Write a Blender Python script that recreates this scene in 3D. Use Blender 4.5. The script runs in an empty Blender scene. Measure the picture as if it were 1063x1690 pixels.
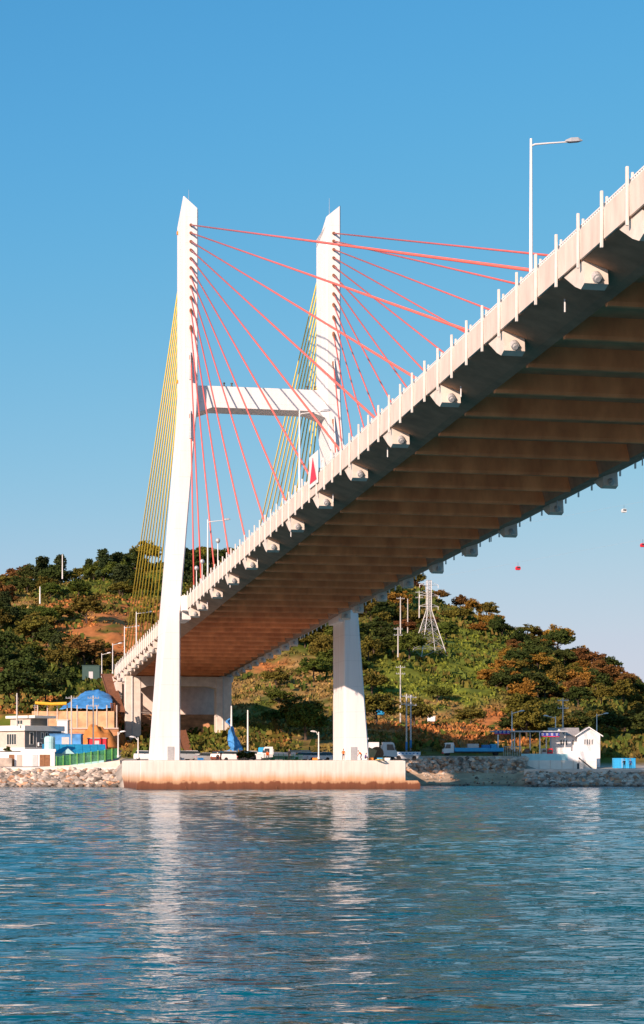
import bpy, bmesh, math, random
import numpy as np
from mathutils import Vector, Matrix, Quaternion
from math import sin, cos, pi, radians, sqrt

# ------------------------------------------------------------------ camera, sky, sun, exposure
S = bpy.context.scene
COL = S.collection
F, CX, HZ, HC = 3000.0, 531.5, 1260.0, 3.93      # focal length (px of the 1063 wide photo), centre, horizon row, eye height
cd = bpy.data.cameras.new('camera'); cam = bpy.data.objects.new('camera', cd); COL.objects.link(cam)
cam.location = (0, 0, HC); cam.rotation_euler = (pi/2, 0, 0)
cd.sensor_fit = 'HORIZONTAL'; cd.sensor_width = 36.0; cd.lens = 36.0*F/1063.0
cd.shift_y = (HZ-845.0)/1063.0; cd.clip_start = 0.5; cd.clip_end = 20000
S.camera = cam
SUN_EL = radians(19.2)
LH = Vector((0.571, 0.821)).normalized()          # horizontal direction the light travels
w = bpy.data.worlds.new('World'); S.world = w; w.use_nodes = True
nt = w.node_tree; bg = nt.nodes['Background']
sky = nt.nodes.new('ShaderNodeTexSky'); sky.sky_type = 'NISHITA'; sky.sun_disc = False
sky.sun_elevation = SUN_EL; sky.sun_rotation = math.atan2(-LH.x, -LH.y)
sky.air_density = 1.0; sky.dust_density = 0.6; sky.ozone_density = 3.0; sky.altitude = 0
hsv = nt.nodes.new('ShaderNodeHueSaturation'); hsv.inputs['Saturation'].default_value = 1.22; hsv.inputs['Hue'].default_value = 0.482
dn = nt.nodes.new('ShaderNodeVectorMath'); dn.operation = 'SCALE'; dn.inputs['Scale'].default_value = 1/7.0     # film-like response of the sky colour
crv = nt.nodes.new('ShaderNodeRGBCurve'); crv.mapping.extend = 'HORIZONTAL'
for ch, ptsc in enumerate((((0, 0), (.10, .085), (.25, .22), (.53, .435), (1, .59)), ((0, 0), (.33, .325), (.53, .435), (.8, .53), (1, .57)), ((0, 0), (.30, .33), (.565, .60), (.76, .645), (1, .66)))):
    cc = crv.mapping.curves[ch]
    cc.points[0].location = ptsc[0]; cc.points[1].location = ptsc[-1]
    for q in ptsc[1:-1]: cc.points.new(*q)
crv.mapping.update()
upn = nt.nodes.new('ShaderNodeVectorMath'); upn.operation = 'SCALE'; upn.inputs['Scale'].default_value = 7.0
nt.links.new(sky.outputs[0], hsv.inputs['Color']); nt.links.new(hsv.outputs[0], dn.inputs[0]); nt.links.new(dn.outputs[0], crv.inputs['Color']); nt.links.new(crv.outputs[0], upn.inputs[0])
nt.links.new(upn.outputs[0], bg.inputs[0]); bg.inputs[1].default_value = 0.124
sd = bpy.data.lights.new('sun', 'SUN'); sun = bpy.data.objects.new('sun', sd); COL.objects.link(sun)
sd.energy = 5.0; sd.angle = radians(0.5); sd.color = (1.0, 0.75, 0.61)
sun.rotation_euler = Vector((LH.x*cos(SUN_EL), LH.y*cos(SUN_EL), -sin(SUN_EL))).to_track_quat('-Z', 'Y').to_euler()
sun.location = (-60, -60, 120)
S.view_settings.view_transform = 'Standard'; S.view_settings.look = 'None'
S.view_settings.exposure = 0.40; S.view_settings.gamma = 1.0
S.cycles.sample_clamp_indirect = 60.0; S.cycles.blur_glossy = 2.0; S.cycles.caustics_reflective = True

random.seed(7); RNG = np.random.default_rng(11)

# ------------------------------------------------------------------ helpers
def px(x, Y): return (x-CX)/F*Y                       # picture column at distance Y -> world X
def pz(y, Y): return HC+(HZ-y)/F*Y                    # picture row at distance Y -> world Z
def proj(X, Y, Z): return CX+F*X/Y, HZ-F*(Z-HC)/Y

MATS = {}
def mat(name, col, rough=0.7, var=0.15, scale=1.5, bump=0.0, metal=0.0, stretch=(1, 1, 1), alpha=None, bscale=None, spec=0.4):
    if name in MATS: return MATS[name]
    m = bpy.data.materials.new(name); m.use_nodes = True; MATS[name] = m
    n = m.node_tree.nodes; L = m.node_tree.links; b = n['Principled BSDF']
    b.inputs['Roughness'].default_value = rough; b.inputs['Metallic'].default_value = metal
    b.inputs['Specular IOR Level'].default_value = spec
    g = n.new('ShaderNodeNewGeometry'); mp = n.new('ShaderNodeMapping'); mp.inputs['Scale'].default_value = stretch
    L.new(g.outputs['Position'], mp.inputs['Vector'])
    t = n.new('ShaderNodeTexNoise'); t.inputs['Scale'].default_value = scale; t.inputs['Detail'].default_value = 6
    t.inputs['Roughness'].default_value = 0.6
    L.new(mp.outputs[0], t.inputs['Vector'])
    r = n.new('ShaderNodeValToRGB'); r.color_ramp.elements[0].position = 0.3; r.color_ramp.elements[1].position = 0.7
    c0 = [max(0, c*(1-var)) for c in col]; c1 = [min(1, c*(1+var)) for c in col]
    r.color_ramp.elements[0].color = (*c0, 1); r.color_ramp.elements[1].color = (*c1, 1)
    L.new(t.outputs[0], r.inputs[0]); L.new(r.outputs[0], b.inputs['Base Color'])
    if bump:
        t2 = n.new('ShaderNodeTexNoise'); t2.inputs['Scale'].default_value = bscale or scale*6; t2.inputs['Detail'].default_value = 4
        L.new(mp.outputs[0], t2.inputs['Vector'])
        bp = n.new('ShaderNodeBump'); bp.inputs['Strength'].default_value = bump; bp.inputs['Distance'].default_value = 0.05
        L.new(t2.outputs[0], bp.inputs['Height']); L.new(bp.outputs[0], b.inputs['Normal'])
    if alpha is not None: b.inputs['Alpha'].default_value = alpha
    return m

class MB:
    def __init__(s): s.v = []; s.f = []; s.mi = []
    def add(s, vs, fs, mi=0):
        o = len(s.v); s.v += [tuple(v) for v in vs]
        for f in fs: s.f.append(tuple(i+o for i in f)); s.mi.append(mi)
        return s
    def box(s, x0, x1, y0, y1, z0, z1, mi=0, M=None):
        vs = [Vector((x, y, z)) for z in (z0, z1) for (x, y) in ((x0, y0), (x1, y0), (x1, y1), (x0, y1))]
        if M is not None: vs = [M @ v for v in vs]
        return s.add(vs, [(3, 2, 1, 0), (4, 5, 6, 7), (0, 1, 5, 4), (1, 2, 6, 5), (2, 3, 7, 6), (3, 0, 4, 7)], mi)
    def bbox(s, x0, x1, y0, y1, z0, z1, b=0.03, mi=0, M=None):
        # box with bevelled edges (chamfer b)
        pts = []; 
        def P(x, y, z): pts.append(Vector((x, y, z)))
        ring = lambda z, i: [(x0+b+i, y0+i), (x1-b-i, y0+i), (x1-i, y0+b+i), (x1-i, y1-b-i), (x1-b-i, y1-i), (x0+b+i, y1-i), (x0+i, y1-b-i), (x0+i, y0+b+i)]
        for z, i in ((z0, b*.7), (z0+b, 0), (z1-b, 0), (z1, b*.7)):
            for (x, y) in ring(z, i): P(x, y, z)
        if M is not None: pts = [M @ p for p in pts]
        fs = [tuple(range(7, -1, -1)), tuple(range(24, 32))]
        for k in range(3):
            for i in range(8):
                j = (i+1) % 8; fs.append((k*8+i, k*8+j, k*8+8+j, k*8+8+i))
        return s.add(pts, fs, mi)
    def tube(s, p0, p1, r0, r1=None, n=8, mi=0, caps=True):
        r1 = r0 if r1 is None else r1
        p0 = Vector(p0); p1 = Vector(p1); d = (p1-p0)
        q = d.to_track_quat('Z', 'Y'); vs = []
        for p, r in ((p0, r0), (p1, r1)):
            for i in range(n):
                a = 2*pi*i/n; vs.append(p+q @ Vector((r*cos(a), r*sin(a), 0)))
        fs = [(i, (i+1) % n, n+(i+1) % n, n+i) for i in range(n)]
        if caps: fs += [tuple(range(n-1, -1, -1)), tuple(range(n, 2*n))]
        return s.add(vs, fs, mi)
    def path(s, pts, rs, n=8, mi=0):
        pts = [Vector(p) for p in pts]; vs = []
        for k, p in enumerate(pts):
            d = (pts[min(k+1, len(pts)-1)]-pts[max(k-1, 0)]); q = d.to_track_quat('Z', 'Y')
            r = rs[k] if isinstance(rs, (list, tuple)) else rs
            for i in range(n):
                a = 2*pi*i/n; vs.append(p+q @ Vector((r*cos(a), r*sin(a), 0)))
        fs = []
        for k in range(len(pts)-1):
            for i in range(n):
                j = (i+1) % n; fs.append((k*n+i, k*n+j, k*n+n+j, k*n+n+i))
        fs += [tuple(range(n-1, -1, -1)), tuple(range((len(pts)-1)*n, len(pts)*n))]
        return s.add(vs, fs, mi)
    def prism(s, prof, a0, a1, axis='y', mi=0, M=None):
        # prof: list of 2D points; axis y -> (x,z) profile extruded in y; x -> (y,z) in x; z -> (x,y) in z
        n = len(prof); vs = []
        for a in (a0, a1):
            for (p, q) in prof:
                v = {'y': (p, a, q), 'x': (a, p, q), 'z': (p, q, a)}[axis]
                vs.append(Vector(v))
        if M is not None: vs = [M @ v for v in vs]
        fs = [tuple(range(n)), tuple(range(2*n-1, n-1, -1))]+[(i+n, (i+1) % n+n, (i+1) % n, i) for i in range(n)]
        return s.add(vs, fs, mi)
    def lathe(s, prof, n=12, loc=(0, 0, 0), mi=0):
        vs = []; fs = []; L = Vector(loc)
        for (r, z) in prof:
            for i in range(n):
                a = 2*pi*i/n; vs.append(L+Vector((r*cos(a), r*sin(a), z)))
        for k in range(len(prof)-1):
            for i in range(n):
                j = (i+1) % n; fs.append((k*n+i, k*n+j, k*n+n+j, k*n+n+i))
        fs += [tuple(range(n-1, -1, -1)), tuple(range((len(prof)-1)*n, len(prof)*n))]
        return s.add(vs, fs, mi)
    def mesh(s, name, mats, smooth=False, fix=True):
        me = bpy.data.meshes.new(name); me.from_pydata(s.v, [], s.f)
        for m in (mats if isinstance(mats, (list, tuple)) else [mats]): me.materials.append(m)
        me.polygons.foreach_set('material_index', s.mi)
        if fix:
            bm = bmesh.new(); bm.from_mesh(me); bmesh.ops.recalc_face_normals(bm, faces=bm.faces); bm.to_mesh(me); bm.free()
        if smooth: me.polygons.foreach_set('use_smooth', [True]*len(me.polygons))
        me.update(); return me
    def build(s, name, mats, parent=None, smooth=False, loc=None, fix=True):
        return link(name, s.mesh(name, mats, smooth, fix), parent, loc)

def link(name, me, parent=None, loc=None, rot=None):
    o = bpy.data.objects.new(name, me); COL.objects.link(o)
    if parent is not None: o.parent = parent
    if loc is not None: o.location = loc
    if rot is not None: o.rotation_euler = rot
    return o
def tag(o, label, cat, group=None):
    o['label'] = label; o['category'] = cat
    if group: o['group'] = group
    return o
def thing(name, label, cat, loc=(0, 0, 0), rz=0, group=None):
    o = bpy.data.objects.new(name, None); COL.objects.link(o); o.location = loc; o.rotation_euler = (0, 0, rz)
    o.empty_display_size = 0.5
    return tag(o, label, cat, group)
def struct(o): o['kind'] = 'structure'; return o
def stuff(o): o['kind'] = 'stuff'; return o
def copy_tree(o, parent=None):
    c = o.copy(); COL.objects.link(c); c.parent = parent
    for ch in o.children: copy_tree(ch, c)
    return c
def npmesh(name, V, Fq, mats, smooth=True, cols=None):
    """V (n,3), Fq (m,4) or (m,3) arrays"""
    me = bpy.data.meshes.new(name); n, k = Fq.shape
    me.vertices.add(len(V)); me.vertices.foreach_set('co', V.astype(np.float32).ravel())
    me.loops.add(n*k); me.loops.foreach_set('vertex_index', Fq.astype(np.int32).ravel())
    me.polygons.add(n); me.polygons.foreach_set('loop_start', np.arange(0, n*k, k, dtype=np.int32))
    me.polygons.foreach_set('loop_total', np.full(n, k, dtype=np.int32))
    me.polygons.foreach_set('use_smooth', np.full(n, smooth))
    me.update(calc_edges=True)
    for m in (mats if isinstance(mats, (list, tuple)) else [mats]): me.materials.append(m)
    if cols is not None:
        a = me.color_attributes.new('soil', 'FLOAT_COLOR', 'POINT')
        c4 = np.ones((len(V), 4), np.float32); c4[:, :3] = cols; a.data.foreach_set('color', c4.ravel())
    return me
def _hash(ix, iy, seed):
    h = (ix.astype(np.int64)*374761393+iy.astype(np.int64)*668265263+seed*1442695041) & 0x7fffffff
    h = ((h ^ (h >> 13))*1274126177) & 0x7fffffff
    return ((h ^ (h >> 16)) & 0xffff)/65535.0
def vnoise(x, y, seed=0):
    ix = np.floor(x); iy = np.floor(y); fx = x-ix; fy = y-iy
    fx = fx*fx*(3-2*fx); fy = fy*fy*(3-2*fy)
    a = _hash(ix, iy, seed); b = _hash(ix+1, iy, seed); c = _hash(ix, iy+1, seed); d = _hash(ix+1, iy+1, seed)
    return (a*(1-fx)+b*fx)*(1-fy)+(c*(1-fx)+d*fx)*fy
def fbm(x, y, oct=4, seed=0):
    s = 0; a = 0.5; t = 0
    for k in range(oct): s = s+a*vnoise(x*2**k, y*2**k, seed+k*17); t += a; a *= .5
    return s/t

# ------------------------------------------------------------------ materials
def tower_paint():
    m = mat('white_tower_paint', (0.86, 0.82, 0.80), 0.55, 0.05, 0.5, stretch=(1, 1, .08), bump=0.06)
    n = m.node_tree.nodes; L = m.node_tree.links; b = n['Principled BSDF']; src = b.inputs['Base Color'].links[0].from_socket
    g = n.new('ShaderNodeNewGeometry'); sp = n.new('ShaderNodeSeparateXYZ'); L.new(g.outputs['Position'], sp.inputs[0])
    md = n.new('ShaderNodeMath'); md.operation = 'PINGPONG'; md.inputs[1].default_value = 2.0; L.new(sp.outputs['Z'], md.inputs[0])
    r = n.new('ShaderNodeMapRange'); r.inputs[1].default_value = 0.0; r.inputs[2].default_value = .07; r.inputs[3].default_value = .86; r.inputs[4].default_value = 1.0; L.new(md.outputs[0], r.inputs[0])
    mp = n.new('ShaderNodeMapping'); mp.inputs['Scale'].default_value = (1, 1, .06); L.new(g.outputs['Position'], mp.inputs[0])
    t = n.new('ShaderNodeTexNoise'); t.inputs['Scale'].default_value = 2.2; t.inputs['Detail'].default_value = 6; L.new(mp.outputs[0], t.inputs['Vector'])
    r2 = n.new('ShaderNodeMapRange'); r2.inputs[1].default_value = .36; r2.inputs[2].default_value = .52; r2.inputs[3].default_value = .93; r2.inputs[4].default_value = 1.0; L.new(t.outputs[0], r2.inputs[0])
    mu = n.new('ShaderNodeMath'); mu.operation = 'MULTIPLY'; L.new(r.outputs[0], mu.inputs[0]); L.new(r2.outputs[0], mu.inputs[1])
    hs = n.new('ShaderNodeHueSaturation'); L.new(src, hs.inputs['Color']); L.new(mu.outputs[0], hs.inputs['Value']); L.new(hs.outputs[0], b.inputs['Base Color'])
    return m
M_white = tower_paint()
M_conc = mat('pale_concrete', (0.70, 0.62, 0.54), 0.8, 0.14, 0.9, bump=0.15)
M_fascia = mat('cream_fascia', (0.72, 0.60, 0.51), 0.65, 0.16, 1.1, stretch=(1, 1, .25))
M_under = mat('bounce_warmed_soffit', (0.88, 0.32, 0.14), 0.85, 0.30, 0.45, bump=0.3, stretch=(1, 1, .45))  # beam concrete, reddened so its colour carries warm light bounced off the water
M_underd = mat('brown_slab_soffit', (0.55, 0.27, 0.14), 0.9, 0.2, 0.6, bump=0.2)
M_girder = mat('shade_darkened_girder', (0.36, 0.21, 0.135), 0.9, 0.25, 0.6, bump=0.2)  # same concrete as the deck, shade under the overhang put into its colour
M_red = mat('red_cable_sheath', (0.80, 0.15, 0.12), 0.45, 0.08, 0.5)
M_yel = mat('yellow_cable_sheath', (0.98, 0.68, 0.07), 0.45, 0.06, 0.5)
M_galv = mat('galvanised_steel', (0.52, 0.52, 0.52), 0.45, 0.12, 3, metal=0.3)
M_wmet = mat('white_painted_steel', (0.82, 0.80, 0.77), 0.5, 0.05, 2)
M_dark = mat('dark_metal', (0.05, 0.05, 0.05), 0.5, 0.2, 3)
M_asph = mat('asphalt', (0.06, 0.06, 0.06), 0.9, 0.2, 2, bump=0.2)
M_glass = mat('dark_glass', (0.03, 0.045, 0.05), 0.12, 0.2, 1, spec=0.6)
M_tyre = mat('tyre_rubber', (0.02, 0.02, 0.02), 0.85, 0.2, 4)
M_black = mat('black_plastic', (0.03, 0.03, 0.03), 0.6, 0.2, 4)
M_orange = mat('orange_paint', (0.8, 0.25, 0.03), 0.5, 0.1, 4)
M_redp = mat('red_paint', (0.75, 0.02, 0.04), 0.45, 0.06, 3)
M_bluep = mat('blue_paint', (0.02, 0.20, 0.50), 0.45, 0.12, 2)
M_lblue = mat('light_blue_paint', (0.03, 0.36, 0.66), 0.45, 0.1, 2)
M_tarp = mat('blue_tarpaulin', (0.07, 0.28, 0.62), 0.55, 0.45, 0.6, bump=0.5, bscale=1.5)
M_cyan = mat('pale_cyan_paint', (0.42, 0.70, 0.72), 0.6, 0.1, 1.5)
M_green = mat('green_mesh_net', (0.12, 0.46, 0.18), 0.8, 0.35, 1.2, alpha=.72)
M_pole = mat('concrete_pole', (0.55, 0.52, 0.48), 0.8, 0.12, 2)
M_bark = mat('bark', (0.10, 0.07, 0.05), 0.95, 0.3, 3)
M_rust = mat('rusty_brown_steel', (0.24, 0.10, 0.05), 0.85, 0.3, 2)
M_grey = mat('grey_render', (0.20, 0.20, 0.19), 0.85, 0.12, 1.5)
M_pinkw = mat('pinkish_wall', (0.55, 0.46, 0.40), 0.85, 0.1, 1.2)
M_cream = mat('cream_band', (0.80, 0.76, 0.68), 0.7, 0.06, 1.2)
M_whouse = mat('white_siding', (0.80, 0.79, 0.78), 0.7, 0.05, 1.5)
M_roofg = mat('grey_shingle_roof', (0.33, 0.31, 0.30), 0.85, 0.2, 3, bump=0.2)
M_roofb = mat('blue_metal_roof', (0.02, 0.28, 0.50), 0.5, 0.2, 1.5)
M_retw = mat('orange_washed_concrete', (0.52, 0.26, 0.13), 0.9, 0.5, 0.45, stretch=(1, 1, 2), bump=0.3)
M_brown = mat('brown_wood', (0.25, 0.12, 0.06), 0.85, 0.3, 2)
M_rock = mat('pale_rock', (0.44, 0.37, 0.31), 0.9, 0.45, 0.9, bump=0.4)
M_skin = mat('skin', (0.55, 0.33, 0.23), 0.6, 0.05, 5)
M_hair = mat('dark_hair', (0.02, 0.015, 0.012), 0.7, 0.2, 8)

def wall_stain():
    m = bpy.data.materials.new('quay_wall_concrete'); m.use_nodes = True
    n = m.node_tree.nodes; L = m.node_tree.links; b = n['Principled BSDF']; b.inputs['Roughness'].default_value = 0.85
    g = n.new('ShaderNodeNewGeometry'); sp = n.new('ShaderNodeSeparateXYZ'); L.new(g.outputs['Position'], sp.inputs[0])
    mp = n.new('ShaderNodeMapping'); mp.inputs['Scale'].default_value = (1, 1, 0.10); L.new(g.outputs['Position'], mp.inputs[0])
    t = n.new('ShaderNodeTexNoise'); t.inputs['Scale'].default_value = 0.8; t.inputs['Detail'].default_value = 7; t.inputs['Roughness'].default_value = .65
    L.new(mp.outputs[0], t.inputs['Vector'])
    ma = n.new('ShaderNodeMath'); ma.operation = 'MULTIPLY_ADD'; ma.inputs[1].default_value = 2.0; L.new(t.outputs[0], ma.inputs[0]); L.new(sp.outputs['Z'], ma.inputs[2])
    mr = n.new('ShaderNodeMapRange'); mr.inputs[1].default_value = 0.85; mr.inputs[2].default_value = 5.2; L.new(ma.outputs[0], mr.inputs[0])
    r = n.new('ShaderNodeValToRGB'); L.new(mr.outputs[0], r.inputs[0]); e = r.color_ramp.elements
    e[0].position = 0.0; e[0].color = (0.13, 0.045, 0.02, 1); e[1].position = 1.0; e[1].color = (0.80, 0.75, 0.68, 1)
    for p, c in ((0.245, (0.22, 0.075, 0.035, 1)), (0.30, (0.55, 0.30, 0.16, 1)), (0.42, (0.64, 0.43, 0.27, 1)), (0.52, (0.70, 0.58, 0.47, 1)), (0.66, (0.78, 0.72, 0.64, 1))):
        x = e.new(p); x.color = c
    t2 = n.new('ShaderNodeTexNoise'); t2.inputs['Scale'].default_value = 2.5; t2.inputs['Detail'].default_value = 6; L.new(mp.outputs[0], t2.inputs['Vector'])
    mx = n.new('ShaderNodeMix'); mx.data_type = 'RGBA'; mx.blend_type = 'MULTIPLY'; mx.inputs[0].default_value = 0.28
    r2 = n.new('ShaderNodeValToRGB'); r2.color_ramp.elements[0].position = .35; r2.color_ramp.elements[0].color = (.55, .5, .45, 1); r2.color_ramp.elements[1].position = .6
    L.new(t2.outputs[0], r2.inputs[0]); L.new(r.outputs[0], mx.inputs[6]); L.new(r2.outputs[0], mx.inputs[7]); L.new(mx.outputs[2], b.inputs['Base Color'])
    return m
M_quay = wall_stain()

def vcol_mat(name, var=0.35, scale=0.5, leaf=False, rnd=0.0, col=None, translucent=0.0):
    m = bpy.data.materials.new(name); m.use_nodes = True
    n = m.node_tree.nodes; L = m.node_tree.links; b = n['Principled BSDF']
    b.inputs['Roughness'].default_value = 0.9; b.inputs['Specular IOR Level'].default_value = 0.15
    if col is None:
        src = n.new('ShaderNodeVertexColor'); src.layer_name = 'soil'; out = src.outputs[0]
    else:
        src = n.new('ShaderNodeRGB'); src.outputs[0].default_value = (*col, 1); out = src.outputs[0]
    g = n.new('ShaderNodeNewGeometry')
    t = n.new('ShaderNodeTexNoise'); t.inputs['Scale'].default_value = scale; t.inputs['Detail'].default_value = 5; L.new(g.outputs['Position'], t.inputs['Vector'])
    hs = n.new('ShaderNodeHueSaturation'); L.new(out, hs.inputs['Color'])
    mr = n.new('ShaderNodeMapRange'); mr.inputs[1].default_value = .3; mr.inputs[2].default_value = .7; mr.inputs[3].default_value = 1-var; mr.inputs[4].default_value = 1+var
    L.new(t.outputs[0], mr.inputs[0]); L.new(mr.outputs[0], hs.inputs['Value'])
    if rnd:
        oi = n.new('ShaderNodeObjectInfo'); mh = n.new('ShaderNodeMapRange'); mh.inputs[3].default_value = 0.5-rnd; mh.inputs[4].default_value = 0.5+rnd*.6
        L.new(oi.outputs['Random'], mh.inputs[0]); L.new(mh.outputs[0], hs.inputs['Hue'])
    L.new(hs.outputs[0], b.inputs['Base Color'])
    return m
M_ground = vcol_mat('hillside_soil', 0.35, 0.35)
M_tuft = vcol_mat('hillside_plants', 0.45, 0.6)

# ------------------------------------------------------------------ terrain
YN = np.array([296, 302, 306, 310, 318, 326, 331, 334, 345, 360, 385, 389, 420, 470, 540, 620, 700, 900, 1400], float)
XN = np.array([-400, 0, 60, 100, 150, 190, 205, 300, 400, 500, 600, 655, 662, 800, 855, 880, 1000, 1063, 1150, 1300], float)
def rowz(Y, ys): return [pz(y, Y) for y in ys]
nL, nC, nR1, nR2 = 6, 6, 3, 5   # columns: left, centre (pier), beach, jetty
def near(l, c, r1, r2): return [l]*nL+[c]*nC+[r1]*nR1+[r2]*nR2
ZT = np.array([
 near(-3, -3, -3, -3), near(-.8, 2.5, -2.6, -1.2), near(1.2, 4.1, -1.9, -.5), near(2.8, 4.3, -1.2, .4),
 near(3.2, 4.4, -.1, 2.6), near(3.4, 4.5, 1.1, 2.8), near(3.5, 4.55, 2.1, 2.9), near(3.5, 4.6, 4.9, 2.9),
 near(3.7, 4.8, 5.1, 3.6), [4.2]*6+[6.0, 6.4, 7.4, 7.8, 7.8, 7.8]+[7.6]*3+[8.0]*5,
 [6]*6+[7.4, 8.0, 10.4, 10.9, 10.9, 10.7, 10.6, 10.2, 10.2]+[11.0]*5,
 [14.4]*6+[7.8, 8.6, 11.0, 11.4, 11.4, 11.2, 11.0, 10.7, 10.7]+[11.4]*5,
 rowz(420, [1165, 1165, 1165, 1160, 1138, 1142, 1185, 1185, 1195, 1185, 1180, 1188, 1190, 1200, 1205, 1205, 1210, 1215, 1230, 1250]),
 rowz(470, [1090, 1090, 1095, 1095, 1095, 1098, 1112, 1120, 1122, 1118, 1110, 1118, 1120, 1130, 1140, 1148, 1165, 1185, 1210, 1245]),
 rowz(540, [1015, 1012, 1012, 1010, 1008, 1010, 1010, 1010, 1020, 1040, 1042, 1044, 1046, 1072, 1090, 1100, 1140, 1172, 1205, 1245]),
 rowz(620, [985, 975, 970, 962, 955, 942, 938, 922, 925, 945, 985, 984, 978, 1030, 1055, 1068, 1122, 1162, 1205, 1245]),
 rowz(700, [1020, 1015, 1010, 1005, 1000, 985, 980, 965, 965, 990, 1030, 1025, 1020, 1075, 1100, 1110, 1150, 1185, 1220, 1250]),
 [12]*20, [8]*20], float)
def terr(X, Y):
    X = np.asarray(X, float); Y = np.asarray(Y, float)
    c = CX+F*X/np.maximum(Y, 1)
    yc = np.clip(Y, YN[0], YN[-1]-.01); xc = np.clip(c, XN[0], XN[-1]-.01)
    j = np.clip(np.searchsorted(YN, yc, 'right')-1, 0, len(YN)-2); i = np.clip(np.searchsorted(XN, xc, 'right')-1, 0, len(XN)-2)
    fy = (yc-YN[j])/(YN[j+1]-YN[j]); fx = (xc-XN[i])/(XN[i+1]-XN[i])
    far = YN[j] >= 345
    fy = np.where(far, fy*.6+.4*fy*fy*(3-2*fy), fy); fx = np.where(far, fx*fx*(3-2*fx)*.5+.5*fx, fx)
    z = (ZT[j, i]*(1-fx)+ZT[j, i+1]*fx)*(1-fy)+(ZT[j+1, i]*(1-fx)+ZT[j+1, i+1]*fx)*fy
    k = np.clip((Y-np.where(c > 205, 352, 395))/50, 0, 1)
    z = z+k*((fbm(X/28, Y/28, 4, 3)-.5)*9+(fbm(X/7, Y/7, 3, 9)-.5)*2.2)
    z = z+np.clip((Y-300)/8, 0, 1)*(fbm(X/5, Y/5, 3, 5)-.5)*.25
    return z
def tz(X, Y): return float(terr(np.array([X]), np.array([Y]))[0])

GRASS = np.array([.085, .115, .016]); OLIVE = np.array([.125, .105, .022]); DRY = np.array([.28, .165, .06]); SOIL = np.array([.46, .17, .055]); SAND = np.array([.50, .36, .24]); PAVE = np.array([.40, .36, .31])
def ell(x, y, cx, cy, rx, ry): return np.clip(1.35-np.sqrt(((x-cx)/rx)**2+((y-cy)/ry)**2), 0, .45)/.45
def soilcol(X, Y, Z):
    x, y = proj(X, Y, Z)
    n1 = fbm(X/9, Y/9, 5, 21); n2 = fbm(X/22, Y/22, 4, 33); n3 = fbm(X/3.2, Y/3.2, 4, 41)
    m = lambda a, b, t: a*(1-t[:, None])+b*t[:, None]
    C = m(np.tile(GRASS, (len(X), 1)), np.tile(OLIVE, (len(X), 1)), np.clip((n2-.35)*3, 0, 1))
    C = m(C, np.tile(DRY, (len(X), 1)), np.clip((n1-.54)*4, 0, .7))
    gr = np.maximum(ell(x, y, 730, 1105, 95, 70), ell(x, y, 125, 978, 40, 9)); C = m(C, np.tile(np.array([.15, .175, .022]), (len(X), 1)), np.clip(gr, 0, .9))
    dry = np.maximum.reduce([ell(x, y, 460, 1135, 90, 50), ell(x, y, 715, 1193, 160, 36), ell(x, y, 60, 1005, 110, 20), ell(x, y, 440, 1215, 70, 22)*.7])
    C = m(C, np.tile(DRY*1.15, (len(X), 1)), np.clip(dry*1.2*np.clip((n3-.3)*3, 0, 1), 0, .95))
    soil = np.maximum.reduce([ell(x, y, 225, 1048, 150, 46), ell(x, y, 170, 1000, 90, 14), ell(x, y, 418, 1095, 50, 14), ell(x, y, 740, 1203, 130, 14), ell(x, y, 812, 1190, 16, 22),
                              ell(x, y, 465, 1215, 14, 16), ell(x, y, 160, 1200, 80, 40), ell(x, y, 780, 1225, 100, 9), ell(x, y, 40, 1165, 60, 20)])
    C = m(C, np.tile(SOIL, (len(X), 1)), np.clip(soil*np.clip((n3-.30)*5, .1, 1), 0, 1))
    flat = np.clip((np.where(x < 200, 384, 347)-Y)/4, 0, 1)
    C = m(C, np.tile(PAVE, (len(X), 1))*(0.8+.4*n3[:, None]), flat)
    beach = np.clip((333-Y)/1.5, 0, 1)*np.clip((x-660)/4, 0, 1)
    C = m(C, np.tile(SAND, (len(X), 1))*(0.75+.5*n3[:, None]), beach)
    wet = np.clip((.5-Z)/.5, 0, 1)
    C = m(C, C*.4, wet)
    return C
def build_terrain():
    xs = np.concatenate([np.arange(-330, -130, 5), np.arange(-130, 130, 1.6), np.arange(130, 330.1, 5)])
    ys = np.concatenate([np.arange(294, 340, 1.0), np.arange(340, 384, 2.5), np.arange(384, 392, .8), np.arange(392, 640, 2.0), np.arange(640, 1400, 20)])
    Xg, Yg = np.meshgrid(xs, ys); X = Xg.ravel(); Y = Yg.ravel(); Z = terr(X, Y)
    nx, ny = len(xs), len(ys); idx = np.arange(nx*ny).reshape(ny, nx)
    Q = np.stack([idx[:-1, :-1].ravel(), idx[:-1, 1:].ravel(), idx[1:, 1:].ravel(), idx[1:, :-1].ravel()], 1)
    me = npmesh('hill', np.stack([X, Y, Z], 1), Q, M_ground, True, soilcol(X, Y, Z))
    struct(link('hill', me))
build_terrain()

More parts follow.
